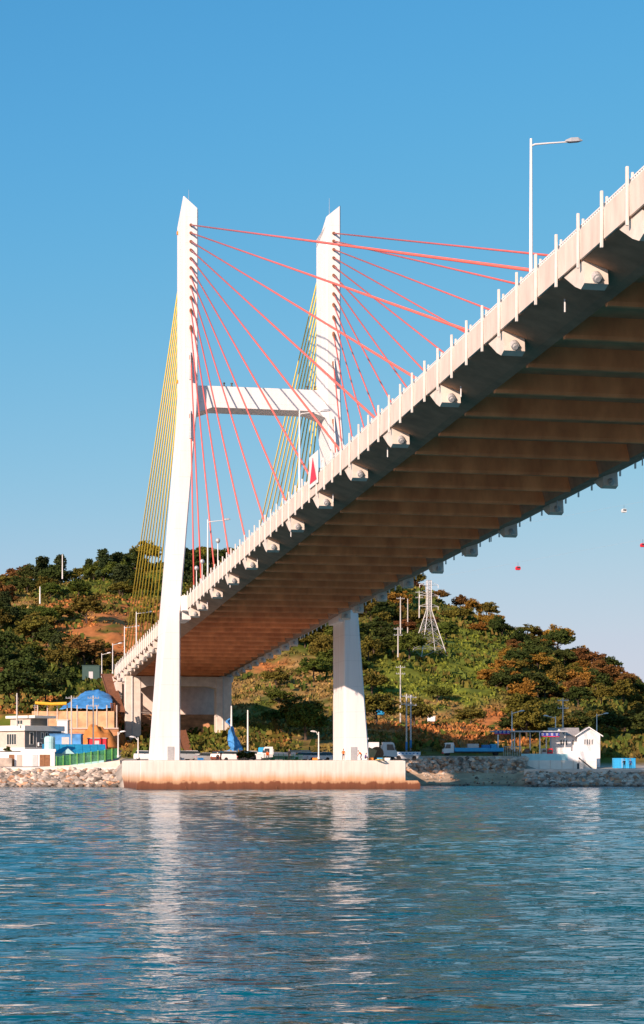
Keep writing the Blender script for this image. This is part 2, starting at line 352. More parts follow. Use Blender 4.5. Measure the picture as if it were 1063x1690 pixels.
# ------------------------------------------------------------------ water
def water_material():
    m = bpy.data.materials.new('sea_water'); m.use_nodes = True
    n = m.node_tree.nodes; L = m.node_tree.links; b = n['Principled BSDF']
    b.inputs['Base Color'].default_value = (0.0, 0.105, 0.145, 1); b.inputs['Roughness'].default_value = 0.03
    b.inputs['IOR'].default_value = 1.33; b.inputs['Specular IOR Level'].default_value = 0.5
    g = n.new('ShaderNodeNewGeometry'); mp = n.new('ShaderNodeMapping'); mp.inputs['Scale'].default_value = (0.42, 1.0, 1.0); mp.inputs['Rotation'].default_value = (0, 0, .12); L.new(g.outputs['Position'], mp.inputs[0])
    prev = None
    mg = n.new('ShaderNodeMapping'); mg.inputs['Scale'].default_value = (0.022, 0.06, 1.0); L.new(g.outputs['Position'], mg.inputs[0])
    tg = n.new('ShaderNodeTexNoise'); tg.inputs['Scale'].default_value = 1.0; tg.inputs['Detail'].default_value = 3; L.new(mg.outputs[0], tg.inputs['Vector'])
    gr_ = n.new('ShaderNodeMapRange'); gr_.inputs[1].default_value = .35; gr_.inputs[2].default_value = .65; gr_.inputs[3].default_value = .45; gr_.inputs[4].default_value = 1.0; L.new(tg.outputs[0], gr_.inputs[0])
    for sc, dist in ((1.5, .17), (3.8, .10), (8.5, .035)):
        t = n.new('ShaderNodeTexNoise'); t.inputs['Scale'].default_value = sc; t.inputs['Detail'].default_value = 2; t.inputs['Roughness'].default_value = .5; L.new(mp.outputs[0], t.inputs['Vector'])
        bp = n.new('ShaderNodeBump'); L.new(gr_.outputs[0], bp.inputs['Strength']); bp.inputs['Distance'].default_value = dist
        L.new(t.outputs[0], bp.inputs['Height'])
        if prev is not None: L.new(prev.outputs[0], bp.inputs['Normal'])
        prev = bp
    L.new(prev.outputs[0], b.inputs['Normal'])
    return m
def build_water():
    xs = np.concatenate([[-9000, -3000, -900, -400, -220, -140, -100], np.arange(-75, 75, .40), [100, 140, 220, 400, 900, 3000, 9000]])
    ys = np.concatenate([[-6000, -1500, -400, -120, -40, 0, 12], np.arange(20, 90, .24), np.arange(90, 330, .45), [350, 420, 700, 1500, 5000, 12000]])
    Xg, Yg = np.meshgrid(xs, ys); X = Xg.ravel(); Y = Yg.ravel(); Z = np.zeros_like(X)
    r = np.random.default_rng(5)
    fade = np.clip((76-np.abs(X))/6, 0, 1)*np.clip((Y-14)/8, 0, 1)*np.clip((345-Y)/15, 0, 1)
    gust = 0.55+.9*fbm(X/30, Y/45, 3, 77)
    for k in range(46):
        lam = 0.95*(7.0/0.95)**(r.random()**1.7)
        th = r.normal(pi/2+.10, 0.40); kx = 2*pi/lam*cos(th); ky = 2*pi/lam*sin(th)
        A = lam*0.0033*(1.0 if lam < 2 else .5)
        wx = (fbm(X/11, Y/11, 2, 100+k)-.5)*5 if k % 2 == 0 else 0
        Z += A*np.sin(kx*X+ky*Y+r.random()*2*pi+wx)*np.clip((lam/np.clip(.24+.21*(Y-70)/40, .24, .45)-2.2)/1.5, 0, 1)
    Z *= fade*gust
    nx, ny = len(xs), len(ys); idx = np.arange(nx*ny).reshape(ny, nx)
    Q = np.stack([idx[:-1, :-1].ravel(), idx[:-1, 1:].ravel(), idx[1:, 1:].ravel(), idx[1:, :-1].ravel()], 1)
    struct(link('water', npmesh('water', np.stack([X, Y, Z], 1), Q, water_material(), True)))
build_water()

# ------------------------------------------------------------------ the bridge  (local x = across, y = along away, z = height above water)
TH = math.atan2(.194, .981); BC = Vector((-9.55, 286.0, 0.0))
bridge = thing('cable_stayed_bridge', 'white twin-legged cable-stayed bridge with red and yellow stays crossing the water', 'bridge', BC, TH)
def bw(u, s, z): return BC+Vector((u*cos(TH)-s*sin(TH), u*sin(TH)+s*cos(TH), z))
def zf(s):
    y = 283.6+.981*s-92; y = max(y, -250)
    return HC+28.1-.0212*y-1.88e-5*y*y
S0, S1 = -345.0, 133.0
HW = 12.4

def sweep(name, prof, s0, s1, mats, ds=7.6):
    """closed (u,z) profile swept along the cambered deck"""
    n = int((s1-s0)/ds)+1; m = MB(); k = len(prof); vs = []; fs = []
    for i in range(n+1):
        s = s0+(s1-s0)*i/n
        for (u, z) in prof: vs.append((u, s, z+zf(s)))
    for i in range(n):
        for a in range(k):
            b = (a+1) % k; fs.append((i*k+a, i*k+b, (i+1)*k+b, (i+1)*k+a))
    fs += [tuple(range(k)), tuple(range(n*k+k-1, n*k-1, -1))]
    m.add(vs, fs); return m.build(name, mats, bridge)
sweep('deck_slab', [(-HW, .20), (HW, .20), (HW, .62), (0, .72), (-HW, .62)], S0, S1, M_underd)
sweep('road_surface', [(-9.2, .70), (9.2, .70), (9.2, .76), (0, .82), (-9.2, .76)], S0, S1, M_asph)
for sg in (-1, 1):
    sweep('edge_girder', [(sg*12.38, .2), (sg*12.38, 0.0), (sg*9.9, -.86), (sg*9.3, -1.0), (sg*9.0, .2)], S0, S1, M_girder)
    sweep('kerb', [(sg*11.0, .66), (sg*11.0, .95), (sg*9.25, .95), (sg*9.25, .66)], S0, S1, M_conc)
# cross beams, one by one
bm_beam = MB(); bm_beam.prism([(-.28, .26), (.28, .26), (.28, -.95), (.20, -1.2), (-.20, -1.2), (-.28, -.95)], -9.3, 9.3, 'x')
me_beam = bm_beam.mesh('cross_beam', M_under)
s = -185.6+3.8-7.6*20
while s < S1-1:
    o = link('cross_beam', me_beam, bridge, (0, s, zf(s))); s += 7.6
# parapet panels, posts and rail: one panel between two posts
SP = 3.8
def panel_mesh(sg):
    m = MB(); L = SP/2-.14; c = .22; x0, x1 = sorted((sg*(HW+.01), sg*(HW+.13)))
    prof = [(-L, .02), (L, .02), (L, 1.72-c), (L-.06, 1.72-.06), (L-c, 1.72), (-L+c, 1.72), (-L+.06, 1.72-.06), (-L, 1.72-c)]
    m.prism(prof, x0, x1, 'x'); return m.mesh('parapet_panel', M_fascia)
def rail_mesh(sg):
    m = MB(); u = sg*(HW-.05)
    m.box(u-.05, u+.05, -SP/2, SP/2, 1.98, 2.06); m.box(u-.04, u+.04, -SP/2, SP/2, 1.70, 1.75)
    for i in range(12):
        y = -SP/2+SP*(i+.5)/12; m.box(u-.035, u+.035, y-.07, y+.07, 1.75, 1.98)
    return m.mesh('hand_rail', M_wmet)
def post_mesh(sg):
    m = MB(); u = sg*(HW+.20)
    m.bbox(u-.08, u+.08, -.075, .075, -.42, 2.62, .02); u2 = sg*(HW-.12)
    m.bbox(u2-.07, u2+.07, .0, .14, .3, 2.36, .02)
    return m.mesh('fence_post', mat('off_white_post', (.70, .66, .61), .6, .1, 1.5))
pm = {sg: (panel_mesh(sg), rail_mesh(sg), post_mesh(sg)) for sg in (-1, 1)}
s = -190.0+SP/2
ss = []
while s < S1-2: ss.append(s); s += SP
pre = [-190.0-SP/2-SP*i for i in range(24)]
for sg in (-1, 1):
    for s in ss+pre:
        a = math.atan2(zf(s+1)-zf(s-1), 2)
        link('parapet_panel', pm[sg][0], bridge, (0, s, zf(s)), (a, 0, 0))
        link('hand_rail', pm[sg][1], bridge, (0, s, zf(s)), (a, 0, 0))
        link('fence_post', pm[sg][2], bridge, (0, s-SP/2, zf(s-SP/2)))
# drain pipes under the soffit
dm = MB(); dm.tube((0, 0, .2), (0, 0, -1.15), .06, n=8); me_drain = dm.mesh('drain_pipe', M_galv)
for sg in (-1, 1):
    for k in range(14): s = -180+k*22.8; link('drain_pipe', me_drain, bridge, (sg*11.25, s, zf(s)))

# pylon legs
def UL(sg, u): return sg*(u-.14)-.45
def leg(sg):
    m = MB(); Z = [4.2, 27.8, 58.5, 62.0, 88.0]
    U = [(13.0, 17.05), (12.96, 15.25), (10.35, 12.65), (10.2, 12.5), (10.2, 12.5)]
    c = .18; D = [4.45, 4.25, 4.15, 4.15, 4.15]
    rings = []
    for z, (ui, uo), d in zip(Z, U, D):
        rings.append([(ui+c, -d), (uo-c, -d), (uo, -d+c), (uo, d-c), (uo-c, d), (ui+c, d), (ui, d-c), (ui, -d+c)])
    vs = []; fs = []
    for z, r in zip(Z, rings):
        for (u, y) in r: vs.append((UL(sg, u), y, z))
    # sloped cap: highest on the outer front corner
    for (u, y) in rings[-1]:
        k = (u-10.2)/2.3; vs.append((UL(sg, u), y, 89.3+1.95*k-2.75*(y+4.15)/8.3))
    R = len(Z)+1
    for k in range(R-1):
        for i in range(8): fs.append((k*8+i, k*8+(i+1) % 8, (k+1)*8+(i+1) % 8, (k+1)*8+i))
    fs += [tuple(range(8)), tuple(range((R-1)*8+7, (R-1)*8-1, -1))]
    m.add(vs, fs); o = m.build('pylon_leg', M_white, bridge)
    r = MB(); r.tube((UL(sg, 11.3), -1.0, 88.0), (UL(sg, 11.3), -1.0, 93.2), .05, .02, 6); r.build('lightning_rod', M_galv, o)
    for zz in (87.2, 63.8):
        b = MB(); b.bbox(*sorted((UL(sg, 12.5), UL(sg, 12.72))), 2.6, 3.0, zz, zz+.5, .03); b.build('warning_light', M_orange, o)
    b = MB(); b.bbox(*sorted((sg*12.2, sg*13.2)), -6.2, -4.0, zf(-4)-.1, zf(-4)+2.2, .05); b.bbox(*sorted((sg*11.6, sg*13.0)), -3.9, 3.9, zf(0)-1.2, zf(0)+.1, .05)
    b.build('deck_bracket', M_white, o)
    d = MB(); dz = 4.42; d.box(*sorted((UL(sg, 14.0), UL(sg, 15.0))), -4.47-.06, -4.3, dz, dz+2.1); d.build('access_door', M_galv, o)
for sg in (-1, 1): leg(sg)
m = MB(); xb = [(-10.3, 62.5), (10.3, 62.5), (10.3, 58.2), (7.6, 59.2), (-7.6, 59.2), (-10.3, 58.2)]
xb = [(u-.45, z) for u, z in xb]
m.prism(xb, -2.5, 2.5, 'y'); xbo = m.build('pylon_crossbeam', M_white, bridge)
for u in (-6.2, -5.0, 7.0, 8.2):
    b = MB(); b.lathe([(.25, 0), (.25, .15), (.12, .2), (.12, .5), (.2, .52), (.16, .7)], 8, (u, -2.0, 62.5)); b.build('obstruction_lamp', M_dark, xbo)

# anchor boxes and stays
def anchor_box_mesh(sg):
    m = MB(); u0, u1 = sorted((sg*12.35, sg*10.95))
    m.prism([(-.75, .22), (2.7, .22), (2.7, .0), (.6, -1.12), (-.35, -1.5), (-.95, -1.3)], u0, u1, 'x')
    return m.mesh('anchor_box', M_conc)
me_abox = {sg: anchor_box_mesh(sg) for sg in (-1, 1)}
sk = MB(); sk.tube((0, 0, 0), (0, -.30, -.22), .30, .26, 12); sk.tube((0, -.28, -.21), (0, -.42, -.31), .17, .15, 10); me_sock = sk.mesh('anchor_socket', M_galv)
ay = [377, 390, 404, 418, 432, 447, 462, 478, 496, 517, 545, 594, 690]
azs = [pz(y, 281.5) for y in ay]
fs_ = [-185.6+15.25*i for i in range(12)]+[-8.5]
bs_ = [123.0-8.7*i for i in range(11)]
bz_ = [azs[0]-1.2-i*1.75 for i in range(11)]
def stay(sg, sa, za, sb, mtl, r, back):
    y0 = 4.15 if back else -4.15
    A = Vector((UL(sg, 11.35), y0, za)); B = Vector((sg*11.65, sb, zf(sb)-.75)); d = (B-A).normalized()
    m = MB(); Lm = (B-A).length
    tB = (zf(sb)+1.5-A.z)/(B.z-A.z)
    m.tube(A, A+d*(Lm*tB), r, n=8); c = m.build('stay_cable', mtl, bridge, smooth=True)
    k = MB(); k.tube(A-d*.3, A+d*.35, r*2.2, r*2.2, 10); k.tube(A+d*.3, A+d*.95, r*1.7, r*1.25, 10); k.build('cable_collar', M_rust if not back else M_galv, c)
    k = MB(); k.tube(A+d*(Lm*tB-1.9), B, r*1.35, r*1.35, 10); k.build('cable_sleeve', M_galv, c)
    b = link('anchor_box', me_abox[sg], bridge, (0, sb, zf(sb)), (0, 0, 0) if not back else (0, 0, 0))
    link('anchor_socket', me_sock, b, (sg*11.65, -.82, -.85))
for sg in (-1, 1):
    for z, s in zip(azs, fs_): stay(sg, 0, z, s, M_red, .108, False)
    for z, s in zip(bz_, bs_): stay(sg, 0, z, s, M_yel, .11, True)
    # steel guide pipes of the steepest stays
    for z in (azs[-1]-.2, azs[-2]-.2):
        k = MB(); k.tube((UL(sg, 11.4), -4.3, z+1.0), (UL(sg, 11.5), -4.75, z-3.4), .07, .22, 10); k.build('guide_pipe', M_galv, bridge)
# next pier's stays land further on, their boxes hang beside the channel
for sg in (-1, 1):
    for s in (-194.5, -209.7, -225.0, -240.2):
        b = link('anchor_box', me_abox[sg], bridge, (0, s, zf(s)), (0, 0, 0)); link('anchor_socket', me_sock, b, (sg*11.65, -.82, -.85))

# portal pier on the slope
SPR = 113.0; ztop = zf(SPR)-1.05
for sg in (-1, 1):
    m = MB(); u0, u1 = sorted((sg*11.6, sg*8.2))
    m.bbox(u0, u1, SPR-1.6, SPR+1.6, 4.0, ztop-.3, .12); c = m.build('pier_column', M_conc, bridge)
    g = MB(); um = (u0+u1)/2-.2; g.tube((um, SPR-1.75, 8), (um, SPR-1.75, ztop), .12, n=8); g.build('downpipe', M_galv, c)
m = MB(); m.prism([(-12, ztop), (12, ztop), (12, ztop-1.1), (8.2, ztop-2.6), (6.4, ztop-2.1), (-6.4, ztop-2.1), (-8.2, ztop-2.6), (-12, ztop-1.1)], SPR-1.45, SPR+1.45, 'y')
cb = m.build('cap_beam', M_conc, bridge)
for u in (-10.0, 0.0, 10.0):
    b = MB(); b.bbox(u-.9, u+.9, SPR-1.0, SPR+1.0, ztop, zf(SPR)-.92, .04); b.build('bearing_block', M_conc, cb)
# abutment
m = MB(); m.bbox(-12.4, 12.4, 131.0, 140.0, 12.0, zf(133)-1.0, .1); m.bbox(-12.4, -11.0, 126.0, 131.0, zf(130)-5, zf(130)-1.05, .05); m.bbox(-12.4, 12.4, 133.2, 142, zf(133)-.98, zf(133)+.6, .05)
m.build('abutment', M_conc, bridge)
m = MB(); m.prism([(-14, 8.5), (14, 8.5), (12.5, 15.0), (-12.5, 15.0)], 126.5, 130.8, 'y'); m.build('abutment_apron', M_retw, bridge)

# ------------------------------------------------------------------ platform under the pylon
plat = thing('pylon_platform', 'long stained concrete platform in the water carrying the bridge pylon', 'platform', BC, TH)
m = MB(); m.bbox(-20.0, 20.9, -10.2, 22.0, -3.0, 4.34, .10); m.build('caisson', M_quay, plat)
m = MB(); m.prism([(-21.0, -3), (-20.5, 1.15), (-20.5, 1.30), (22.6, 1.30), (23.0, .8), (23.0, -3)], -10.9, -10.1, 'y'); m.build('toe_ledge', M_quay, plat)
m = MB(); m.bbox(-19.7, 20.6, -9.9, 21.5, 4.30, 4.42, .03); m.build('deck_screed', mat('screed_concrete', (.52, .47, .41), .85, .15, .8), plat)
for u in (-13.5, 0.3):
    b = MB(); b.tube((u, -10.35, .9), (u, -10.35, 1.35), .13, .17, 8); b.tube((u, -10.4, 1.3), (u+.4, -11.3, -.3), .035, n=6); b.build('mooring_ring', M_rust, plat)

# ------------------------------------------------------------------ lamps on and near the bridge
def street_lamp(loc, h, rz, label, group, arm=2.3):
    t = thing('street_lamp', label, 'street lamp', loc, rz, group)
    m = MB(); m.tube((0, 0, 0), (0, 0, h), .13, .075, 10); m.tube((0, 0, 0), (0, 0, .35), .2, .2, 10); m.build('pole', M_wmet, t)
    m = MB(); m.path([(0, 0, h-.45), (.25, 0, h-.33), (arm*.55, 0, h-.18), (arm, 0, h-.05)], [.06, .06, .05, .045], 8); m.build('arm', M_wmet, t)
    m = MB(); M = Matrix.Translation((arm, 0, h-.02)) @ Matrix.Rotation(radians(-7), 4, 'Y')
    m.add([M @ Vector(v) for v in ((-.15, -.09, 0), (.2, -.17, -.06), (.75, -.17, -.05), (1.0, -.06, 0), (1.0, .06, 0), (.75, .17, -.05), (.2, .17, -.06), (-.15, .09, 0),
        (-.1, -.05, .09), (.25, -.1, .2), (.7, -.09, .2), (.93, -.03, .07), (.93, .03, .07), (.7, .09, .2), (.25, .1, .2), (-.1, .05, .09))],
        [tuple(range(7, -1, -1)), tuple(range(8, 16))]+[(i, (i+1) % 8, 8+(i+1) % 8, 8+i) for i in range(8)])
    m.build('lamp_head', M_galv, t, smooth=False)
    return t
lam = 'tall white single-arm street lamp on the bridge parapet'
for i, s in enumerate((-176.3, -98.8, -27.5)):
    p = bw(-HW+.25, s, zf(s)+.6); street_lamp(p, 9.75, TH, lam+(' where the longest red stay lands', ' next to the red triangle marker', ' among the globe lamps')[i], 'street lamps along the bridge parapet')
for s in (80, 107):
    p = bw(-HW+.25, s, zf(s)+.6); street_lamp(p, 8.6, TH, 'white single-arm street lamp beside the yellow stays', 'lamps by the yellow stays')
for i, s in enumerate((-14.5, -21, -37.5)):
    p = bw(-HW+.3, s, zf(s)+.6)
    t = thing('globe_lamp', 'small globe lamp on a white post on the bridge beside the pylon', 'lamp', p, TH, 'globe lamps on the bridge')
    h = (4.3, 4.4, 5.0)[i]; m = MB(); m.tube((0, 0, 0), (0, 0, h), .07, .06, 8); m.build('post', M_wmet, t)
    m = MB(); m.lathe([(.1, 0), (.24, .1), (.33, .3), (.30, .52), (.16, .66), (.05, .7)], 12, (0, 0, h-.05)); m.build('globe', M_galv, t, True)
# channel marker board with a red triangle
s = -109.0; t = thing('channel_marker', 'white channel marker board with a red triangle on the bridge parapet', 'sign', bw(-HW-.12, s, zf(s)+1.0), TH)
m = MB(); m.bbox(-.16, -.10, -2.2, 2.2, -.2, 2.9, .02); m.build('board', M_wmet, t)
m = MB(); m.prism([(-1.7, .2), (1.7, .2), (0.2, 2.55)], -.20, -.165, 'x'); m.build('red_triangle', M_redp, t)
m = MB()
for y in (-3.6, -2.6): m.tube((.1, y, -.4), (.1, y, 1.9), .05, n=6)
for z in (.5, 1.1, 1.8): m.tube((.1, -3.6, z), (.1, -2.6, z), .04, n=6)
m.build('ladder_cage', M_wmet, t)
# ------------------------------------------------------------------ rocks
def ico():
    bm = bmesh.new(); bmesh.ops.create_icosphere(bm, subdivisions=1, radius=1); v = np.array([x.co[:] for x in bm.verts]); f = np.array([[q.index for q in p.verts] for p in bm.faces]); bm.free(); return v, f
IV, IF = ico()
def rocks(name, P, R, parent, material, sq=.75):
    n = len(P); k = len(IV)
    V = IV[None]*(1+.35*(RNG.random((n, k, 1))-.5))
    sc = np.stack([R*(0.8+.7*RNG.random(n)), R*(.7+.5*RNG.random(n)), R*sq*(.7+.5*RNG.random(n))], 1)
    V = V*sc[:, None, :]; a = RNG.random(n)*2*pi; b = (RNG.random(n)-.5)*1.2
    x, y, z = V[..., 0], V[..., 1], V[..., 2]
    x, z = x*np.cos(b)[:, None]-z*np.sin(b)[:, None], x*np.sin(b)[:, None]+z*np.cos(b)[:, None]
    x, y = x*np.cos(a)[:, None]-y*np.sin(a)[:, None], x*np.sin(a)[:, None]+y*np.cos(a)[:, None]
    V = np.stack([x, y, z], -1)+P[:, None, :]
    Fi = IF[None]+(np.arange(n)*k)[:, None, None]
    c = np.repeat(np.clip(RNG.normal(1, .36, n), .35, 1.7), k)[:, None]*np.array([[.43, .37, .31]])*(1-.62*np.clip((.75-V[..., 2].reshape(-1)-.3*RNG.random(n*k))/.4, 0, 1))[:, None]*np.where(np.repeat(RNG.random(n), k)[:, None] < .2, np.array([[1.15, .8, .6]]), 1.0)
    o = link(name, npmesh(name, V.reshape(-1, 3), Fi.reshape(-1, 3), material, False, c), parent); return stuff(o)
M_rockv = vcol_mat('broken_rock', .3, 1.2)
def shore_rocks(name, label, x0, x1, Y0, Y1, z0, z1, n, r0, r1):
    t = RNG.random(n); c = x0+(x1-x0)*RNG.random(n); Y = Y0+(Y1-Y0)*t; X = px(c, Y)
    P = np.stack([X, Y, z0+(z1-z0)*t+(RNG.random(n)-.5)*.25], 1)
    o = rocks(name, P, r0+(r1-r0)*RNG.random(n)**2.5, None, M_rockv); o['label'] = label; o['category'] = 'rocks'; return o
shore_rocks('riprap', 'broken pale rocks heaped below the low white sea wall', -60, 206, 301.5, 309.5, -.2, 2.7, 1900, .24, .95)
shore_rocks('jetty_rocks', 'dark jumbled rocks along the foot of the concrete jetty', 868, 1130, 306.5, 312.5, -.2, 2.3, 1100, .35, .8)
shore_rocks('beach_rubble', 'scattered stones on the strip of beach', 700, 900, 317, 331, .0, 2.0, 150, .10, .28)
# dry stone wall holding the road
sw = thing('stone_retaining_wall', 'rough stone retaining wall below the parked flatbed trucks', 'wall', (px(770, 332), 332, 2.0))
m = MB(); x0, x1 = px(655, 332), px(868, 332); m.prism([(331.4, 1.6), (332.6, 5.3), (334.5, 5.3), (334.5, 1.6)], x0, x1, 'x'); o = m.build('wall_core', M_rock, sw); o.location = -Vector(sw.location)
n = 620; t = RNG.random(n); X = x0+(x1-x0)*RNG.random(n); P = np.stack([X, 331.4+1.2*t, 1.9+2.95*t], 1); o = rocks('stones', P, .34+.32*RNG.random(n), sw, M_rockv, .8); o.location = -Vector(sw.location)
# concrete jetty slab and low sea wall
m = MB(); m.prism([(px(865, 312), 312.0), (px(1140, 312), 312.0), (px(1140, 338), 338), (px(880, 338), 338)], 1.5, 2.95, 'z'); o = m.build('jetty', M_conc); tag(o, 'flat concrete jetty in front of the white gabled house', 'jetty')
m = MB(); m.prism([(309.3, 1.5), (309.3, 3.15), (309.6, 3.3), (311.5, 3.3), (311.5, 1.5)], px(-120, 310), px(205, 310), 'x'); o = m.build('sea_wall', M_cream); tag(o, 'low white sea wall above the heaped rocks', 'wall')
# ------------------------------------------------------------------ vegetation
def leaf_mesh(name, C, N, size, mtl, seed, flat=.0):
    r = np.random.default_rng(seed); n = len(C)
    a = r.normal(size=(n, 3)); a /= np.linalg.norm(a, axis=1, keepdims=True)
    b = r.normal(size=(n, 3)); b -= (b*a).sum(1, keepdims=True)*a; b /= np.linalg.norm(b, axis=1, keepdims=True)
    if flat: a[:, 2] *= (1-flat); b[:, 2] *= (1-flat)
    s = size*(.6+.8*r.random((n, 1)))
    V = np.stack([C-a*s, C+b*s*.62, C+a*s, C-b*s*.62], 1).reshape(-1, 3)
    Q = np.arange(4*n).reshape(n, 4)
    return npmesh(name, V, Q, mtl, False)
def crown_pts(seed, rx, rz, z0, clumps, per, cl, shape='round'):
    r = np.random.default_rng(seed); pts = []
    for k in range(clumps):
        d = r.normal(size=3); d /= np.linalg.norm(d); rad = .35+.65*r.random()**.5
        if shape == 'round':
            if d[2] < -.35: d[2] *= -.5
            c = np.array([d[0]*rx*rad*(.85+.3*r.random()), d[1]*rx*rad, z0+rz*(.5+.5*d[2]*rad)*(.85+.3*r.random())])
        elif shape == 'pine':
            h = r.random()**.8; lay = h; a = r.random()*2*pi; R = rx*(1.02-.75*lay)*(.3+.7*r.random())
            c = np.array([R*cos(a), R*sin(a), z0+rz*lay+r.normal()*.15])
        else:
            h = r.random(); a = r.random()*2*pi; R = rx*(1-.5*h)*(.5+.5*r.random())
            c = np.array([R*cos(a), R*sin(a), z0+rz*h])
        q = r.normal(size=(per, 3)); q /= np.linalg.norm(q, axis=1, keepdims=True); q *= (cl*(.7+.6*r.random()))*r.random((per, 1))**.45
        q[:, 2] *= .62 if shape == 'round' else (.5 if shape == 'pine' else .8)
        pts.append(c+q)
    return np.concatenate(pts)
def leafm(name, col, rnd=.02): return vcol_mat(name, .38, .3, True, rnd, col)
LM = {'dark': leafm('dark_green_leaves', (.046, .066, .014)), 'green': leafm('mid_green_leaves', (.080, .105, .016)), 'olive': leafm('olive_leaves', (.125, .108, .018)),
      'amber': leafm('amber_leaves', (.27, .15, .024)), 'rust': leafm('rust_leaves', (.17, .085, .025)), 'pine': leafm('pine_needles', (.038, .056, .018)), 'yell': leafm('yellow_green_leaves', (.16, .14, .018))}
def trunk_mesh(seed, h, r0, spread):
    r = random.Random(seed); m = MB(); m.path([(0, 0, -.6), (r.uniform(-.1, .1), 0, h*.4), (r.uniform(-.3, .3), r.uniform(-.3, .3), h)], [r0, r0*.75, r0*.4], 7)
    for k in range(5):
        a = r.random()*2*pi; z = h*r.uniform(.4, .9); m.path([(0, 0, z), (cos(a)*spread*.5, sin(a)*spread*.5, z+spread*.3), (cos(a)*spread, sin(a)*spread, z+spread*.75)], [r0*.4, r0*.25, r0*.1], 5)
    return m.mesh('trunk', M_bark)
PROTO = {}
def proto(kind, k, rx, rz, z0, clumps, per, cl, shape, leaf):
    me = leaf_mesh('crown', crown_pts(k*31+7, rx, rz, z0, clumps, per, cl, shape), None, leaf, LM[kind], k+50, .25)
    PROTO.setdefault(kind, []).append((me, trunk_mesh(k, z0+rz*.55, .22+rz*.012, rx*.5)))
kk = 0
for kind in ('dark', 'green', 'olive', 'amber', 'rust', 'yell'):
    for j in range(3):
        kk += 1; proto(kind, kk, 3.6+.5*j, 5.2+.8*j, 1.2, 46+5*j, 62, 1.15, 'round', .34)
for j in range(2):
    kk += 1; proto('pine', kk, 3.0, 7.0+j, 1.6, 72, 45, 1.1, 'pine', .34)
TREES = []
NM = {'dark': ('broadleaf_tree', 'dark green rounded tree'), 'green': ('broadleaf_tree', 'mid green rounded tree'), 'olive': ('broadleaf_tree', 'olive green rounded tree'),
      'amber': ('autumn_tree', 'amber autumn tree'), 'rust': ('autumn_tree', 'rusty red-brown tree'), 'yell': ('broadleaf_tree', 'yellow-green round tree'), 'pine': ('pine_tree', 'layered dark pine tree')}
LAND = [(708, 1015, 'the lattice tower'), (585, 1120, 'the far pylon leg'), (240, 1040, 'the bare orange slope'), (970, 1205, 'the white gabled house'), (865, 1205, 'the banner canopy'),
        (150, 1150, 'the slope tarpaulin'), (40, 1185, 'the grey house'), (150, 1105, 'the dark green hut'), (675, 1180, 'the blue-sleeved poles'), (1050, 1170, 'the seaward hill end'), (365, 940, 'the red stays'),
        (66, 985, 'the trackside pole'), (103, 945, 'the thin skyline pole'), (735, 1105, 'the open green slope'), (815, 1190, 'the orange earth scar'), (850, 1080, 'the densest autumn woodland'), (470, 1110, 'the dry slope')]
def plant(kind, X, Y, sc, where, gl):
    r = random.Random(int(X*97+Y*131)); me, tr = r.choice(PROTO[kind]); nm, lb = NM[kind]
    z = tz(X, Y)
    if where is None:
        x, y = proj(X, Y, z); d, lx, ly, ln = min((math.hypot(x-a, y-b), a, b, n_) for a, b, n_ in LAND)
        size = 'small' if sc < .76 else ('large' if sc > .97 else 'medium')
        rel = 'on the skyline above' if Y > 596 else ('uphill of' if y < ly-18 else ('downhill of' if y > ly+18 else 'level with'))
        where = rel+' '+ln; lb = size+' '+lb; gl = lb+' '+where
    else: gl = lb+' '+where
    t = thing(nm, lb+' '+where, 'tree', (X, Y, z-.3), r.random()*6.28, gl)
    c = link('crown', me, t); k = link('trunk', tr, t)
    c.scale = k.scale = (sc*r.uniform(.82, 1.35), sc*r.uniform(.82, 1.3), sc*r.uniform(.75, 1.15)); TREES.append((X, Y, sc))
def density(x, y):
    """how wooded the slope is where the ground shows at photo position x,y -> (density, kinds, zone)"""
    E = lambda cx, cy, rx, ry: ((x-cx)/rx)**2+((y-cy)/ry)**2 < 1
    if x < 440 and y < 1300:
        z = 0
        if E(240, 1048, 150, 50) or E(150, 1003, 130, 16): return .03, ('olive', 'rust'), z
        if y > 1110 and x > 110: return .0, ('olive',), z
        if y > 1148: return 0, ('olive',), z
        if E(125, 975, 40, 10): return .08, ('yell',), z
        if x > 300 and y > 1040: return .1, ('olive',), z
        return .95, ('dark', 'dark', 'olive', 'olive', 'green', 'pine', 'rust'), z
    if x < 545:
        return (.10, ('olive', 'green'), 1) if y > 1085 else (.8, ('dark', 'olive'), 1)
    if x < 655: return (.85, ('dark', 'dark', 'olive', 'green'), 1) if y < 1120 else (.06, ('olive',), 1)
    if E(735, 1110, 75, 60): return .05, ('green',), 2
    if y > 1168: return (.03, ('olive',), 2) if x < 830 else (.35, ('olive', 'dark'), 2)
    if x < 790 and y > 1060: return .12, ('green', 'yell'), 2
    if x < 720 and y < 1000: return .25, ('rust', 'olive'), 2
    if y < 1060 and x < 800: return .5, ('olive', 'dark', 'amber', 'rust'), 2
    return .9, ('amber', 'olive', 'dark', 'amber', 'dark', 'olive', 'rust'), 2
rr = random.Random(3); pts = []; tries = 0
